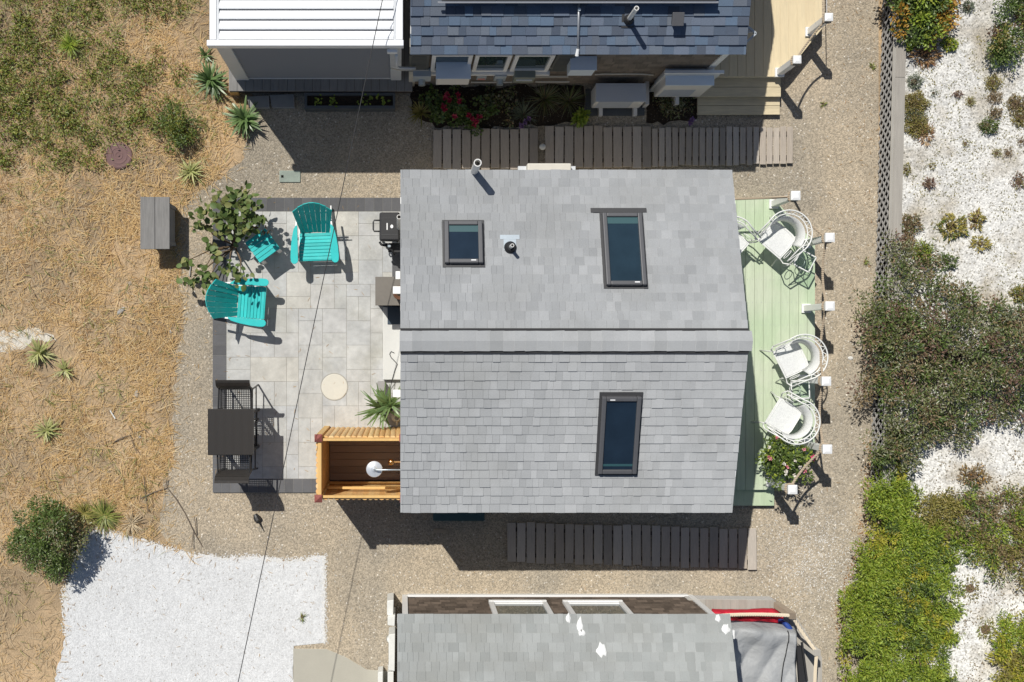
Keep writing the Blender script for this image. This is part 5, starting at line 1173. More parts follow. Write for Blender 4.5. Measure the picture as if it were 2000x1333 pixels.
straw('dry_grass', 110000, lambda x, y: (1 - .8 * lushness(x, y)) * open_(x, y) * (.35 + .65 * goldz(x, y)) * clump(x, y, 22), (.06, .23), 'straw', wd=(.004, .0085))
straw('bleached_grass', 62000, lambda x, y: (.30 + .08 * lushness(x, y) + .40 * (1 - goldz(x, y))) * (1 - .75 * bare(x, y)) * clump(x, y, 23), (.05, .22), 'straw_grey', wd=(.003, .008))
straw('brown_grass', 34000, lambda x, y: (.16 + .4 * lushness(x, y) + .8 * (pat(x, y, .022, 24) > .66)) * open_(x, y) * .9, (.05, .2), 'brown_straw', wd=(.004, .009))
straw('green_grass', 46000, lambda x, y: (.95 * lushness(x, y) ** 1.1 + .04 + .3 * (pat(x, y, .02, 31) > .72)) * clump(x, y, 32), (.06, .26), 'grass_green', (.1, 1.0), wd=(.004, .010))
# a few long loose stalks lying over the mat
straw('long_stalks', 1100, lambda x, y: open_(x, y) * (.4 + .6 * pat(x, y, .03, 51)), (.22, .42), 'straw', (.0, .12), wd=(.007, .013))
# straw and leaf bits blown over the patio, gravel and white pebbles
def blown(name, px, py, z, m, L=(.02, .09)):
    n = len(px); p = at(px, py, z); return tag(blades(name, p, rng.uniform(0, 6.283, n), rng.uniform(0, .1, n), rng.uniform(*L, n), rng.uniform(.004, .008, n), rng.uniform(0, .1, n), m), kind='stuff')
px, py = scatter(420, 418, 760, 390, 930); k = rng.random(420) < np.exp(-(px - 418) / 130) + .12; blown('blown_straw', px[k], py[k], .043, 'brown_straw')
px, py = scatter(1500, 300, 470, 380, 1080); k = inpoly(px, py, GRAVEL) & (px < 412) & (rng.random(1500) < np.exp(-np.maximum(px - 335, 0) / 26)); blown('gravel_straw', px[k], py[k], .012, 'straw', (.03, .15))
px, py = scatter(1400, 110, 630, 1030, 1330); k = inpoly(px, py, PEB) & (rng.random(1400) < np.exp(-np.maximum(py - 1050, 0) / 28) + .8 * np.exp(-np.maximum(px - 125, 0) / 22) + .05); blown('pebble_straw', px[k], py[k], .022, 'brown_straw', (.02, .10))
# weeds as leafy clumps
n0 = 2200; cx, cy = scatter(n0, -150, 360, -140, 330); k = field(cx, cy) & (rng.random(n0) < (lushness(cx, cy) * .9 + .06) * np.maximum(clump(cx, cy, 12), .12) * .95); cx, cy = cx[k], cy[k]
m_ = 26; px = np.repeat(cx, m_) + rng.normal(0, 7, len(cx) * m_); py = np.repeat(cy, m_) + rng.normal(0, 7, len(cx) * m_); pos = at(px, py); n = len(px); pos[:, 2] = np.abs(rng.normal(.05, .05, n)) + .01
tag(leaves('weeds', pos, rng.normal(0, 1, (n, 3)) * [1, 1, .5] + [0, 0, .25], rng.normal(0, .5, (n, 3)) + [0, 0, 1], .05, .48, 'weed'), kind='stuff')
k = rng.random(len(cx)) < .16; px = np.repeat(cx[k], 14) + rng.normal(0, 7, k.sum() * 14); py = np.repeat(cy[k], 14) + rng.normal(0, 7, k.sum() * 14); pos = at(px, py); n = len(px); pos[:, 2] = rng.uniform(.02, .11, n)
tag(leaves('rusty_weeds', pos, rng.normal(0, 1, (n, 3)) * [1, 1, .5], rng.normal(0, .5, (n, 3)) + [0, 0, 1], .04, .5, leafmat('rusty_leaves', [(.26, .11, .05), (.20, .12, .05), (.32, .17, .07)])), kind='stuff')
# pale sand showing through at the left edge
SP = [(-60, 655), (20, 648), (70, 640), (105, 655), (112, 668), (70, 664), (30, 684), (-60, 700)]
tag(MB().sheet(rough_poly(SP, .002, step=.05, amp=.03), .002).build('pale_sand', mat('pale_sand', (.70, .66, .58), .9, noise=(9, .25, 7), bump=(30, .8, .03))), kind='structure')

# ------------------------------------------------------------------ leafy plants
def cloud(cs, per, r, flat=.75):
    """gaussian leaf clouds around clump centres -> positions and outward directions"""
    cs = np.asarray(cs); p = np.repeat(cs, per, 0); d = unit(rng.normal(0, 1, p.shape)); d[:, 2] = np.abs(d[:, 2]) * .9 - .15
    rr = r * rng.random((len(p), 1)) ** .45
    return p + d * rr * [1, 1, flat], unit(d + rng.normal(0, .45, p.shape) + [0, 0, .15])
def shrub(name, label, cat, poly, z0, zlo, zhi, ncl, per, r, L, W, mats, base=None, group=None, edge=70, stemn=9, stemmat='bark', seed=1, jit=7, lobes=None, mixv=.35):
    """foliage clumps fill a footprint given in photo pixels at their own height"""
    pp = np.array(poly); out = []; lob = []
    nl = lobes or max(5, ncl // 14)
    while len(lob) < nl:
        x, y = rng.uniform(pp[:, 0].min(), pp[:, 0].max(), 60), rng.uniform(pp[:, 1].min(), pp[:, 1].max(), 60); k = inpoly(x, y, poly); x, y = x[k][:9], y[k][:9]
        if not len(x): continue
        far = [min([math.hypot(a - l[0], b - l[1]) for l in lob] or [1]) for a, b in zip(x, y)]; q = int(np.argmax(far)); lob.append((x[q], y[q], rng.uniform(.65, 1.0)))
    area = .5 * abs(np.sum(pp[:, 0] * np.roll(pp[:, 1], -1) - pp[:, 1] * np.roll(pp[:, 0], -1))); rl = math.sqrt(area / nl) * .78
    while len(out) < ncl:
        lx, ly, lh = lob[rng.integers(0, nl)]; dx, dy = rng.normal(0, rl * .6, 2); a, b = lx + dx, ly + dy
        if not inpoly(np.array([a]), np.array([b]), poly)[0]: continue
        dmin = np.min([np.hypot(a - (p[0] + (q[0] - p[0]) * s), b - (p[1] + (q[1] - p[1]) * s)) for p, q in zip(pp, np.roll(pp, -1, 0)) for s in (0, .33, .66)])
        e = min(1, dmin / edge); dome = math.exp(-(dx * dx + dy * dy) / (2 * (rl * .75) ** 2)); z = zlo + (zhi - zlo) * (e ** .6) * lh * (.25 + .75 * dome) * rng.uniform(.7, 1.0)
        a += rng.normal(0, jit); b += rng.normal(0, jit); out.append(tuple(P(a, b, z)))
    cs = np.array(out); bx = base or (float(cs[:, 0].mean()), float(cs[:, 1].mean()))
    t = thing(name, label, cat, (bx[0], bx[1], z0), group)
    sel = vnoise(cs[:, 0], cs[:, 1], 1.9, seed + 4) * .6 + rng.random(len(cs)) * mixv; order = np.argsort(sel); st = 0
    for m, share in mats:
        n = int(round(share * len(cs))); ids = order[st:st + n]; st += n
        if not len(ids): continue
        p, d = cloud(cs[ids], per, r); nn = rng.normal(0, .55, p.shape) + [0, 0, 1]
        leaves('foliage', p, d, nn, L, W, m, t)
    for i in rng.choice(len(cs), min(stemn, len(cs)), replace=False):
        c = Vector(cs[i]); b = Vector((bx[0] + rng.normal(0, .06), bx[1] + rng.normal(0, .06), z0)); md = b.lerp(c, .55) + Vector((0, 0, .12 * (c.z - z0)))
        MB().tube([b, md, c], [.016, .011, .005], 6).build('branch', stemmat, t)
    return t
shrub('shrub', 'large dark grey green shrub spilling over the lattice fence', 'shrub', [(1700, 530), (1728, 490), (1762, 478), (1796, 490), (1826, 530), (1866, 552), (1910, 572), (1955, 590), (2080, 600), (2080, 820), (1990, 815), (1950, 800), (1915, 850), (1880, 880), (1850, 838), (1800, 860), (1768, 918), (1714, 914), (1702, 820), (1684, 772), (1702, 720), (1694, 650), (1680, 590)], .43, .5, 1.3, 620, 54, .15, .062, .36,
      [('l_dark', .56), ('l_mid', .24), ('l_purple', .08), ('l_brown', .10), ('l_grey', .02)], edge=60, stemn=60, stemmat='bark_grey', seed=2, lobes=30, mixv=.7, jit=13)
shrub('shrub', 'wide bright green hedge of small leaves beside the gravel path', 'hedge', [(1712, 905), (1752, 902), (1780, 950), (1778, 1000), (1824, 1020), (1872, 1040), (1890, 1070), (1850, 1110), (1866, 1150), (1880, 1190), (1876, 1240), (1856, 1290), (1846, 1420), (1664, 1420), (1660, 1320), (1648, 1240), (1652, 1180), (1676, 1120), (1690, 1060), (1700, 980)], .2, .32, .80, 780, 84, .12, .056, .34,
      [('l_bright', .78), ('l_mid', .14), ('l_yellow', .08)], edge=34, stemn=14, seed=3, lobes=38, mixv=.55, jit=9)
shrub('shrub', 'straggly olive brown groundcover right of the bright green hedge', 'shrub', [(1778, 985), (1820, 960), (1860, 975), (1905, 950), (1960, 965), (2070, 925), (2070, 1080), (1975, 1085), (1950, 1140), (1905, 1100), (1880, 1085), (1850, 1050), (1800, 1025)], .43, .46, .72, 330, 36, .12, .052, .4, [('l_olive', .38), ('l_bright', .22), ('l_mid', .14), ('l_brown', .26)], edge=60, stemn=9, seed=5)
shrub('shrub', 'yellow green shrub in the bottom right corner of the shell bed', 'shrub', [(1935, 1215), (1990, 1205), (2070, 1210), (2070, 1400), (1952, 1400), (1950, 1300)], .43, .5, .8, 140, 70, .12, .055, .4, [('l_bright', .55), ('l_yellow', .3), ('l_olive', .15)], edge=40, stemn=8, seed=6)
shrub('shrub', 'sparse brown and green shrub at the right edge above the yellow green corner shrub', 'shrub', [(1950, 1080), (2000, 1055), (2070, 1060), (2070, 1180), (1990, 1150)], .43, .48, .75, 60, 36, .12, .05, .4, [('l_olive', .5), ('l_brown', .5)], edge=40, stemn=6, seed=7)
shrub('shrub', 'green and orange leafed shrub at the top of the lattice fence', 'shrub', [(1728, -70), (1880, -70), (1866, 10), (1850, 45), (1846, 70), (1800, 92), (1762, 72), (1742, 40)], .43, .55, 1.1, 150, 60, .14, .062, .5, [('l_mid', .5), ('l_bright', .18), ('l_orange', .32)], edge=40, stemn=10, seed=8)
shrub('shrub', 'green shrub with purple brown tips in the top right corner', 'shrub', [(1955, 10), (2000, -60), (2080, -60), (2080, 80), (2000, 78), (1968, 116), (1934, 118), (1928, 95), (1948, 62)], .43, .5, .95, 120, 55, .12, .055, .42, [('l_mid', .5), ('l_olive', .2), ('l_purple', .3)], edge=36, stemn=8, seed=9)
shrub('shrub', 'dense dark green bush overhanging the white pebbles', 'bush', [(28, 1012), (60, 1000), (78, 972), (108, 985), (140, 1000), (162, 1020), (160, 1066), (140, 1108), (108, 1126), (72, 1106), (30, 1082), (14, 1050)], 0, .25, 1.05, 150, 60, .115, .052, .40, [('l_mid', .72), ('l_dark', .28)], edge=38, stemn=12, base=(X(95), Y(1062)), seed=10)
shrub('shrub', 'green weedy bush in dry grass between the maroon lid and the stone slabs', 'bush', [(318, 215), (345, 196), (372, 225), (374, 268), (352, 290), (322, 262)], 0, .08, .42, 46, 46, .11, .045, .42, [('l_mid', .6), ('weed', .4)], edge=20, stemn=6, seed=11)

def tuft(name, label, cat, px, py, n, L, W, m, z=0, e0=.25, e1=1.3, group=None, h=0):
    c = P(px, py, z); t = thing(name, label, cat, (c.x, c.y, z), group); rosette('foliage', c.x, c.y, z + .02 + h, n, L, W, m, t, e0, e1)
    MB().lathe([(.03, 0), (.025, .03 + h), (0, .035 + h)], (c.x, c.y, z), 8).build('stem', 'bark', t); return t
tuft('yucca', 'dark green yucca touching the left end of the pergola deck', 'plant', 414, 162, 70, .36, .038, 'yucca', h=.08, e0=.05)
tuft('yucca', 'dark green yucca on the gravel corner left of the grey stone slabs', 'plant', 481, 236, 74, .37, .040, 'yucca', h=.08, e0=.05)
tuft('yucca', 'small thin dark yucca just below the white pergola corner', 'plant', 402, 110, 26, .2, .02, 'yucca')
tuft('yucca', 'yellow green spiky clump above the broad leafed bush', 'plant', 374, 338, 55, .30, .022, 'yucca_pale')
tuft('yucca', 'pale variegated yucca beside the white sand patch', 'plant', 80, 690, 60, .32, .026, 'yucca_pale')
tuft('yucca', 'smaller pale yucca right of the variegated one by the sand patch', 'plant', 128, 722, 34, .24, .022, 'yucca_pale')
tuft('yucca', 'pale yellow yucca in golden straw above the dark green bush', 'plant', 94, 840, 60, .27, .022, 'yucca_pale')
tuft('grass_tuft', 'vivid green pine like tuft among the upper left weeds', 'plant', 140, 92, 150, .26, .008, 'l_bright', h=.05)
tuft('grass_tuft', 'thin dry tuft growing through the white pebbles', 'plant', 590, 1204, 16, .12, .008, 'grass_green', z=.012, e0=.1, e1=.7)
tuft('grass_tuft', 'long green and brown grass fringe at the top edge of the white pebbles', 'plant', 205, 1008, 160, .34, .012, 'grass_green', e0=.05, e1=.6)
tuft('grass_tuft', 'brown dry tuft at the right end of the fringe above the white pebbles', 'plant', 258, 1022, 90, .24, .011, 'straw_grey', e0=.05, e1=.8)
tuft('grass_tuft', 'short grass fringe between the dark bush and the white pebbles', 'plant', 165, 1003, 110, .26, .012, 'l_olive', e0=.05, e1=.7)

# loose twigs and wind-blown scraps along the gravel edges
n = 2600; px, py = scatter(n, 1440, 1712, -20, 1340); k = inpoly(px, py, GRAVEL) & ((px > 1600) | (py < 370) | (py > 1000)) & (rng.random(n) < np.exp(-np.maximum(1705 - px, 0) / 30) + .05); blown('path_debris', px[k], py[k], .014, 'brown_straw', (.02, .08))
n = 900; px, py = scatter(n, 480, 1480, 180, 1160); k = inpoly(px, py, GRAVEL) & ~((px > 408) & (px < 1600) & (py > 384) & (py < 990)) & (vnoise(px, py, .02, 61) > .58); blown('path_scraps', px[k], py[k], .014, 'brown_straw', (.015, .06))
for l, a, b in (('tiny green weed in gravel below the yellow steps', 1608, 204), ('tiny green weed in gravel beside the upper rail of the sage deck', 1690, 512), ('tiny green weed in gravel left of the lattice fence top', 1702, 130)):
    tuft('weed_sprig', l, 'plant', a, b, 14, .08, .012, 'grass_green', e0=.1, e1=.9)

# small plants in the shell bed
zb_ = .43
def mound(label, px, py, rx, ry, h, n, L, W, m, name='bed_plant', cat='plant', m2=None, grp='low plants in the raised shell bed'):
    c = P(px, py, zb_); t = thing(name, label, cat, (c.x, c.y, zb_), grp); k = (H - zb_) / H / S
    for mm, q in ((m, n), (m2, n // 4)):
        if not mm: continue
        d = unit(rng.normal(0, 1, (q, 3))); d[:, 2] = np.abs(d[:, 2]); r = rng.uniform(.55, 1.02, (q, 1)) * (1 + .18 * np.sin(5 * np.arctan2(d[:, 1:2], d[:, 0:1]) + px))
        p = np.array([[c.x, c.y, zb_ + .01]]) + d * r * [rx * k, ry * k, h]
        leaves('foliage', p, d + rng.normal(0, .5, d.shape), rng.normal(0, .5, d.shape) + [0, 0, 1], L, W, mm, t)
    MB().lathe([(min(rx, ry) * k * .5, 0), (min(rx, ry) * k * .4, h * .3), (0, h * .35)], (c.x, c.y, zb_), 8).build('stem', 'bark', t)
for a in (
    ('olive thyme mound, upper of the pair against the fence rail', 1786, 204, 26, 24, .10, 1500, .028, .5, 'l_olive', 'bed_plant', 'plant', 'l_brown'),
    ('olive thyme mound, lower of the pair against the fence rail', 1788, 247, 26, 22, .10, 1400, .028, .5, 'l_olive', 'bed_plant', 'plant', 'l_brown'),
    ('grey brown dome between the two olive thyme mounds', 1784, 228, 24, 15, .08, 500, .026, .5, 'l_grey', 'bed_plant', 'plant', 'l_brown'),
    ('small grey green dome above the olive thyme mounds', 1785, 161, 14, 15, .12, 320, .035, .4, 'l_grey'),
    ('small lime green plant right of the orange tan dry tuft', 1853, 88, 15, 13, .10, 260, .045, .45, 'l_bright', 'bed_plant', 'plant', 'l_yellow'),
    ('bright green plant at the rail top under the orange leafed shrub', 1768, 88, 20, 12, .12, 330, .05, .5, 'l_bright'),
    ('orange tan dry tuft below the orange leafed shrub', 1806, 105, 24, 26, .10, 260, .11, .16, 'l_tan'),
    ('lower tail of tan dry leaves under the olive thyme mounds', 1806, 262, 16, 20, .06, 150, .08, .2, 'l_tan'),
    ('small grey green plant near the top edge of the shell bed', 1889, 16, 11, 11, .10, 170, .04, .4, 'l_grey'),
    ('tall brown domed heather at the upper right of the bed', 1936, 163, 15, 15, .14, 420, .03, .4, 'l_olive', 'bed_plant', 'plant', 'l_brown'),
    ('brown domed heather directly below the tall one', 1940, 192, 16, 12, .10, 330, .03, .4, 'l_brown'),
    ('dark brown cushion left of the round olive cushion', 1869, 185, 10, 7, .06, 160, .025, .5, 'l_purple'),
    ('round olive cushion right of the dark brown cushion', 1894, 200, 9, 9, .07, 160, .025, .5, 'l_olive'),
    ('wide brown cushion with pale blooms at the right edge', 1984, 205, 22, 20, .09, 520, .03, .5, 'l_brown', 'bed_plant', 'plant', 'l_olive'),
    ('brown cushion just under the wide pale bloomed one', 1992, 232, 18, 18, .09, 420, .03, .5, 'l_olive', 'bed_plant', 'plant', 'l_brown'),
    ('green shrublet with brown upper side in the middle of the bed', 1928, 248, 20, 15, .14, 480, .035, .45, 'l_mid', 'bed_plant', 'plant', 'l_brown'),
    ('brown tip of the green shrublet in the middle of the bed', 1940, 222, 14, 12, .10, 250, .03, .45, 'l_brown', 'bed_plant', 'plant', 'l_grey'),
    ('tiny round brown cushion, left one of a close pair', 1946, 300, 8, 8, .06, 140, .022, .5, 'l_olive'),
    ('tiny round brown cushion, right one of a close pair', 1968, 300, 10, 10, .06, 170, .022, .5, 'l_brown'),
    ('small brown cushion at the right edge below two brown cushions', 1994, 277, 8, 10, .05, 120, .022, .5, 'l_brown'),
    ('round purple brown rosette alone on the shell', 1813, 359, 10, 11, .09, 170, .035, .5, 'l_purple'),
    ('small yellow green tuft against the fence rail', 1769, 331, 8, 12, .07, 130, .035, .4, 'l_olive'),
    ('thin olive tuft on shell right of the fence rail', 1817, 326, 10, 6, .05, 70, .03, .4, 'l_olive'),
    ('pale olive scrap on shell above the rosette row', 1885, 281, 8, 8, .04, 60, .025, .45, 'l_olive'),
    ('purple brown scrubby plant at the right edge mid height', 1990, 355, 18, 16, .08, 220, .035, .4, 'l_purple', 'bed_plant', 'plant', 'l_olive'),
    ('large yellow rosette plant above the dark shrub', 1858, 444, 27, 22, .10, 260, .075, .34, 'l_rosette', 'bed_plant', 'plant', 'l_mid'),
    ('brown and yellow rosette right of the large yellow rosette', 1905, 430, 14, 16, .08, 130, .065, .36, 'l_rosette', 'bed_plant', 'plant', 'l_purple'),
    ('small yellow rosette below the brown and yellow one', 1914, 476, 18, 12, .07, 120, .065, .36, 'l_rosette'),
    ('mixed green and pink brown patch where fence rail meets dark shrub', 1775, 440, 24, 22, .12, 560, .04, .4, 'l_brown', 'bed_plant', 'plant', 'l_mid'),
    ('vivid green moss dome at the top of the dark shrub', 1796, 494, 20, 24, .22, 760, .03, .5, 'l_bright', 'bed_plant', 'plant', 'l_olive'),
    ('russet patch below the fence rail end, left of the vivid dome', 1766, 474, 18, 18, .14, 420, .035, .4, 'l_brown', 'bed_plant', 'plant', 'l_tan'),
    ('green plant with white blooms right of the vivid dome', 1846, 512, 22, 15, .14, 420, .04, .5, 'l_mid', 'bed_plant', 'plant', 'f_white'),
    ('yellow green plant at the right edge above the dark shrub', 1992, 576, 20, 16, .12, 330, .045, .45, 'l_olive', 'bed_plant', 'plant', 'l_mid'),
    ('orange flecked brown plant right of the shaded shell', 1900, 930, 30, 22, .10, 330, .05, .42, 'l_brown', 'bed_plant', 'plant', 'l_orange'),
    ('thin green sprig on shell between the two heathers and the fence', 1823, 182, 6, 9, .05, 50, .03, .4, 'l_grey'),
    ('sparse olive sprigs right of the green hedge', 1895, 1150, 18, 26, .07, 150, .04, .4, 'l_olive'),
    ('sparse olive sprigs beside the yellow green corner shrub', 1925, 1230, 20, 24, .07, 170, .04, .4, 'l_olive', 'bed_plant', 'plant', 'l_bright'),
): mound(*a)
# faint seedlings and crumbs over the shell
n = 6500; px, py = scatter(n, 1775, 2080, -60, 640); k = (vnoise(px, py, .02, 77) > .50) & (vnoise(px, py, .09, 79) > .45); px, py = px[k], py[k]; n = len(px)
pos = np.stack([(px - NX) * (H - zb_) / H / S, (NY - py) * (H - zb_) / H / S, zb_ + rng.uniform(.003, .02, n)], 1)
tag(leaves('seedlings', pos, rng.normal(0, 1, (n, 3)) * [1, 1, .2], [[0, 0, 1.]], .028, .45, 'l_olive'), kind='stuff')
n = 3400; px, py = scatter(n, 1775, 2080, 880, 1400); k = vnoise(px, py, .02, 78) > .45; px, py = px[k], py[k]; n = len(px)
pos = np.stack([(px - NX) * (H - zb_) / H / S, (NY - py) * (H - zb_) / H / S, zb_ + rng.uniform(.003, .03, n)], 1)
tag(leaves('leaf_litter', pos, rng.normal(0, 1, (n, 3)) * [1, 1, .2], [[0, 0, 1.]], .035, .45, 'l_brown'), kind='stuff')
n = 700; py = rng.uniform(860, 1360, n); px = np.interp(py, [860, 960, 1060, 1150, 1200, 1260, 1360], [1698, 1694, 1682, 1652, 1640, 1645, 1652]) + rng.normal(0, 7, n); pos = at(px, py, .008); pos[:, 2] += rng.uniform(0, .02, n)
tag(leaves('fallen_leaves', pos, rng.normal(0, 1, (n, 3)) * [1, 1, .15], [[0, 0, 1.]], .035, .5, 'l_tan'), kind='stuff')

# loose stones
n = 52000; px, py = scatter(n, 300, 1720, -40, 1380); k = inpoly(px, py, GRAVEL) & ~((px > 408) & (px < 1600) & (py > 384) & (py < 964)); px, py = px[k], py[k]; pos = at(px, py, .006)
stones('loose_gravel', pos, .0095, 'pebbles')
n = 3400; px = np.concatenate([rng.normal(1590, 55, n // 2), rng.uniform(340, 1700, n // 2)]); py = np.concatenate([rng.normal(1090, 60, n // 2), rng.uniform(-20, 1360, n // 2)]); k = inpoly(px, py, GRAVEL) & (px < 1690) & ~((px > 408) & (px < 1600) & (py > 384) & (py < 964)); pos = at(px[k], py[k], .007)
stones('shell_fragments', pos, .010, 'white_chips')
pe = []
for i in range(2, 14):
    (x0, y0), (x1, y1) = PEB[i], PEB[i + 1]; q = int(math.hypot(x1 - x0, y1 - y0) * 2.6); s = rng.random(q); pe.append(np.stack([x0 + (x1 - x0) * s + rng.normal(0, 3, q), y0 + (y1 - y0) * s + rng.normal(0, 3, q)], 1))
pe = np.concatenate(pe); stones('spilled_pebbles', at(pe[:, 0], pe[:, 1], .012), .014, 'white_chips')

# broad leafed bush by the patio
def broad(name, pos, d, nrm, L, Wr, m, par):
    n = len(pos); d = unit(d); sd = unit(np.cross(d, nrm)); nn = np.cross(sd, d); Ls = (L * rng.uniform(.6, 1.2, n))[:, None]; v = []
    prof = ((0, .04), (.18, .62), (.42, 1.0), (.70, .86), (.92, .4), (1.0, .03))
    for s_, w in prof:
        for e in (-1, 0, 1): v.append(pos + d * Ls * s_ + sd * Ls * Wr * .5 * w * e + nn * Ls * (.10 * abs(e) * w - .16 * s_ * s_))
    fs = [(3 * i + j, 3 * i + j + 1, 3 * i + j + 4, 3 * i + j + 3) for i in range(5) for j in range(2)]
    return arr_mesh(name, np.stack(v, 1), fs, m, par)
t = thing('broadleaf_bush', 'straggly bush with big round green leaves at the patio corner', 'bush', P(458, 478))
root = P(458, 480); bl = []; 
for px, py, r, z, k in ((462, 410, 34, .85, 52), (486, 405, 24, .95, 34), (440, 420, 28, .75, 30), (470, 440, 28, .7, 34), (430, 445, 20, .6, 14), (498, 428, 14, .8, 14), (392, 418, 18, .7, 12), (395, 440, 14, .6, 8), (452, 392, 22, .85, 18), (410, 478, 10, .6, 8), (422, 496, 12, .6, 8), (365, 510, 10, .65, 8), (372, 548, 18, .55, 14), (398, 528, 16, .6, 12), (408, 546, 16, .6, 12), (446, 528, 18, .65, 13), (470, 535, 16, .7, 10), (424, 374, 5, .55, 3), (430, 430, 18, .65, 8)):
    for _ in range(int(k * 1.45)): bl.append((px + rng.normal(0, r * .55), py + rng.normal(0, r * .55), z + rng.normal(0, .08)))
    c = P(px, py, z - .05); MB().tube([root, root.lerp(c, .5) + Vector((rng.normal(0, .05), rng.normal(0, .05), .1)), c], [.016, .012, .006], 6).build('branch', 'bark', t)
bl = np.array(bl); pos = np.array([tuple(P(*b)) for b in bl]); n = len(pos); out = pos - np.array([[*P(440, 450, .6)]]); d = unit(out) * .6 + rng.normal(0, .75, (n, 3)) * [1, 1, .45]
broad('foliage', pos, d, rng.normal(0, .55, (n, 3)) + [0, 0, 1], .115, .80, 'l_big', t)
bl = np.array([(516 + rng.normal(0, 9), 452 + rng.normal(0, 7), .65) for _ in range(9)] + [(488 + rng.normal(0, 8), 438 + rng.normal(0, 6), .7) for _ in range(8)]); pos = np.array([tuple(P(*b)) for b in bl]); n = len(pos)
broad('withered_leaves', pos, rng.normal(0, 1, (n, 3)) * [1, 1, .3], rng.normal(0, .6, (n, 3)) + [0, 0, 1], .09, .4, 'l_dead', t)

# pink flowering pot on the sage deck
c = P(1538, 897, .9); t = thing('flowering_plant', 'leafy potted plant with pink and white blooms at the bottom corner of the sage deck', 'plant', (c.x, c.y, ZD))
MB().lathe([(.11, 0), (.15, .28), (.16, .29), (.16, .32), (.13, .32), (.13, .27), (0, .27)], (c.x, c.y, ZD + .001), 22).build('pot', 'pot_green', t)
MB().lathe([(.125, .272), (0, .28)], (c.x, c.y, ZD + .001), 14).build('soil', 'mulch', t)
cs = [(c.x + rng.normal(0, .17), c.y + rng.normal(0, .135), rng.uniform(.62, .95)) for _ in range(60)]
p, d = cloud(cs, 30, .10); leaves('foliage', p, d, rng.normal(0, .5, p.shape) + [0, 0, 1], .062, .5, 'l_mid', t); p, d = cloud(cs[:25], 22, .11); leaves('foliage', p, d, rng.normal(0, .5, p.shape) + [0, 0, 1], .062, .5, 'l_bright', t)
def bloom(par, spots, m, L=.035, k=12, z=1.0):
    pos = np.array([tuple(P(a, b, z)) for a, b in spots]); pos = np.repeat(pos, k, 0); n = len(pos); d = unit(rng.normal(0, 1, (n, 3))); d[:, 2] = np.abs(d[:, 2]) * .8; leaves('blossom', pos + d * .006, d, rng.normal(0, .5, (n, 3)) + [0, 0, 1], L, .8, m, par)
bloom(t, [(1501, 893), (1505, 897), (1537, 913), (1518, 855), (1570, 878), (1572, 921)], 'f_pink', .03); bloom(t, [(1588, 896), (1590, 893)], mat('magenta_petals', (.62, .05, .18), .5), .04, 16); bloom(t, [(1532, 907), (1553, 899), (1563, 913), (1501, 874), (1535, 921), (1552, 928), (1534, 925)], 'f_white', .03)
MB().tube([(c.x, c.y, .5), (c.x, c.y, .7)], .02, 6).build('stem', 'bark', t)

# shaded flower bed under the upper neighbour's wall
tag(MB().sheet(rough_poly([(800, 168), (1140, 168), (1140, 240), (1060, 246), (850, 250), (806, 222)], .008, amp=.03), .008).build('flower_bed', 'mulch'), kind='structure')
tag(MB().sheet(rough_poly([(1262, 170), (1362, 170), (1362, 232), (1262, 240)], .008, amp=.03), .008).build('flower_bed', 'mulch'), kind='structure')
def bedplant(name, label, px, py, rx, ry, h, n, L, W, m, flowers=(), fm=None, elong=False):
    c = P(px, py); t = thing(name, label, 'plant', (c.x, c.y, 0), 'plants in the shaded flower bed')
    if elong: rosette('foliage', c.x, c.y, .03, n, L, W, m, t, .3, 1.4)
    else:
        cs = [(c.x + rng.normal(0, rx / S * .5), c.y + rng.normal(0, ry / S * .5), rng.uniform(.3, 1) * h) for _ in range(max(6, n // 30))]; p, d = cloud(cs, 30, .09); p[:, 2] = np.maximum(p[:, 2], .01); leaves('foliage', p, d, rng.normal(0, .5, p.shape) + [0, 0, 1], L, W, m, t)
    if flowers: bloom(t, flowers, fm, .05, 16, h + .06)
    MB().tube([(c.x, c.y, 0), (c.x, c.y, h * .6)], .012, 6).build('stem', 'bark', t)
bedplant('geranium', 'crimson geranium below the white wall cabinet', 872, 208, 42, 34, .32, 700, .06, .8, 'l_mid', [(874, 184), (870, 192), (878, 196), (866, 208), (894, 186), (897, 198), (868, 214)], 'f_red')
bedplant('geranium', 'crimson geranium at the left end of the boardwalk edge', 918, 232, 38, 26, .28, 520, .06, .8, 'l_mid', [(922, 232), (930, 238), (936, 228), (888, 228), (926, 244), (916, 226)], 'f_red')
bedplant('daylily', 'yellow green trailing plant at the left end of the shaded flower bed', 822, 222, 24, 26, .15, 60, .26, .018, 'l_olive', elong=True)
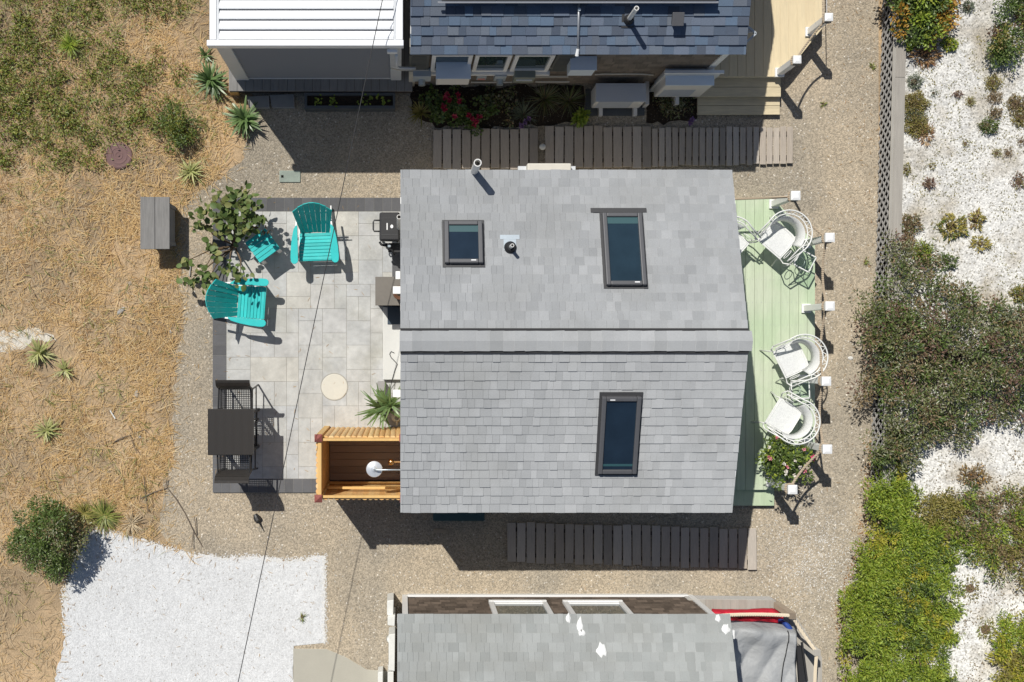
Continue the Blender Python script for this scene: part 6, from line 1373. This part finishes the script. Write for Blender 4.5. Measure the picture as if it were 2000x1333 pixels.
bedplant('lavender', 'grey stemmed lavender with faint purple tips at the boardwalk edge', 1022, 226, 40, 26, .28, 90, .34, .008, 'l_grey', [(1026, 238), (1034, 232), (1018, 246)], 'f_purple', elong=True)
bedplant('grass_tuft', 'dark upright grass clump below the olive grey wall box', 1062, 196, 30, 22, .3, 110, .42, .009, 'l_dark', elong=True)
bedplant('grass_tuft', 'dark wispy grass clump left of the low condenser', 1110, 200, 26, 22, .3, 90, .36, .009, 'l_dark', elong=True)
bedplant('foxglove', 'light green leafy plant at the left corner of the condenser pad', 1134, 232, 13, 14, .2, 120, .075, .6, 'l_bright')
bedplant('ground_shrub', 'dark green patch between condensers and the yellow steps', 1312, 212, 36, 22, .2, 520, .05, .5, 'l_dark', [(1352, 234), (1349, 240)], 'f_purple')
bedplant('ground_shrub', 'dim green leafy patch in the middle of the shaded flower bed', 968, 200, 34, 24, .22, 420, .055, .6, 'l_dark')

# ------------------------------------------------------------------ light and camera
w = bpy.data.worlds.new('World'); SC.world = w; w.use_nodes = True; N = w.node_tree.nodes
sd = Vector((.395, -.548, -1.0)).normalized(); up_ = -sd
sky = N.new('ShaderNodeTexSky'); sky.sky_type = 'NISHITA'; sky.sun_disc = False; sky.sun_elevation = math.asin(up_.z); sky.sun_rotation = math.atan2(up_.x, up_.y)
w.node_tree.links.new(sky.outputs[0], N['Background'].inputs[0]); N['Background'].inputs[1].default_value = SKY
l = bpy.data.lights.new('sun', 'SUN'); l.energy = SUN; l.angle = math.radians(.5); l.color = (1, .965, .90)
o = bpy.data.objects.new('sun', l); C.objects.link(o); o.rotation_euler = sd.to_track_quat('-Z', 'Y').to_euler()
cam = bpy.data.cameras.new('camera'); cam.sensor_width = 36; cam.lens = 36 * S * H / 2000; cam.shift_x = (1000 - NX) / 2000; cam.shift_y = (NY - 666.5) / 2000; cam.clip_end = 300
o = bpy.data.objects.new('camera', cam); C.objects.link(o); o.location = (0, 0, H); SC.camera = o
SC.view_settings.view_transform = 'Standard'; SC.view_settings.look = 'None'; SC.view_settings.exposure = EXPO; SC.view_settings.gamma = 1
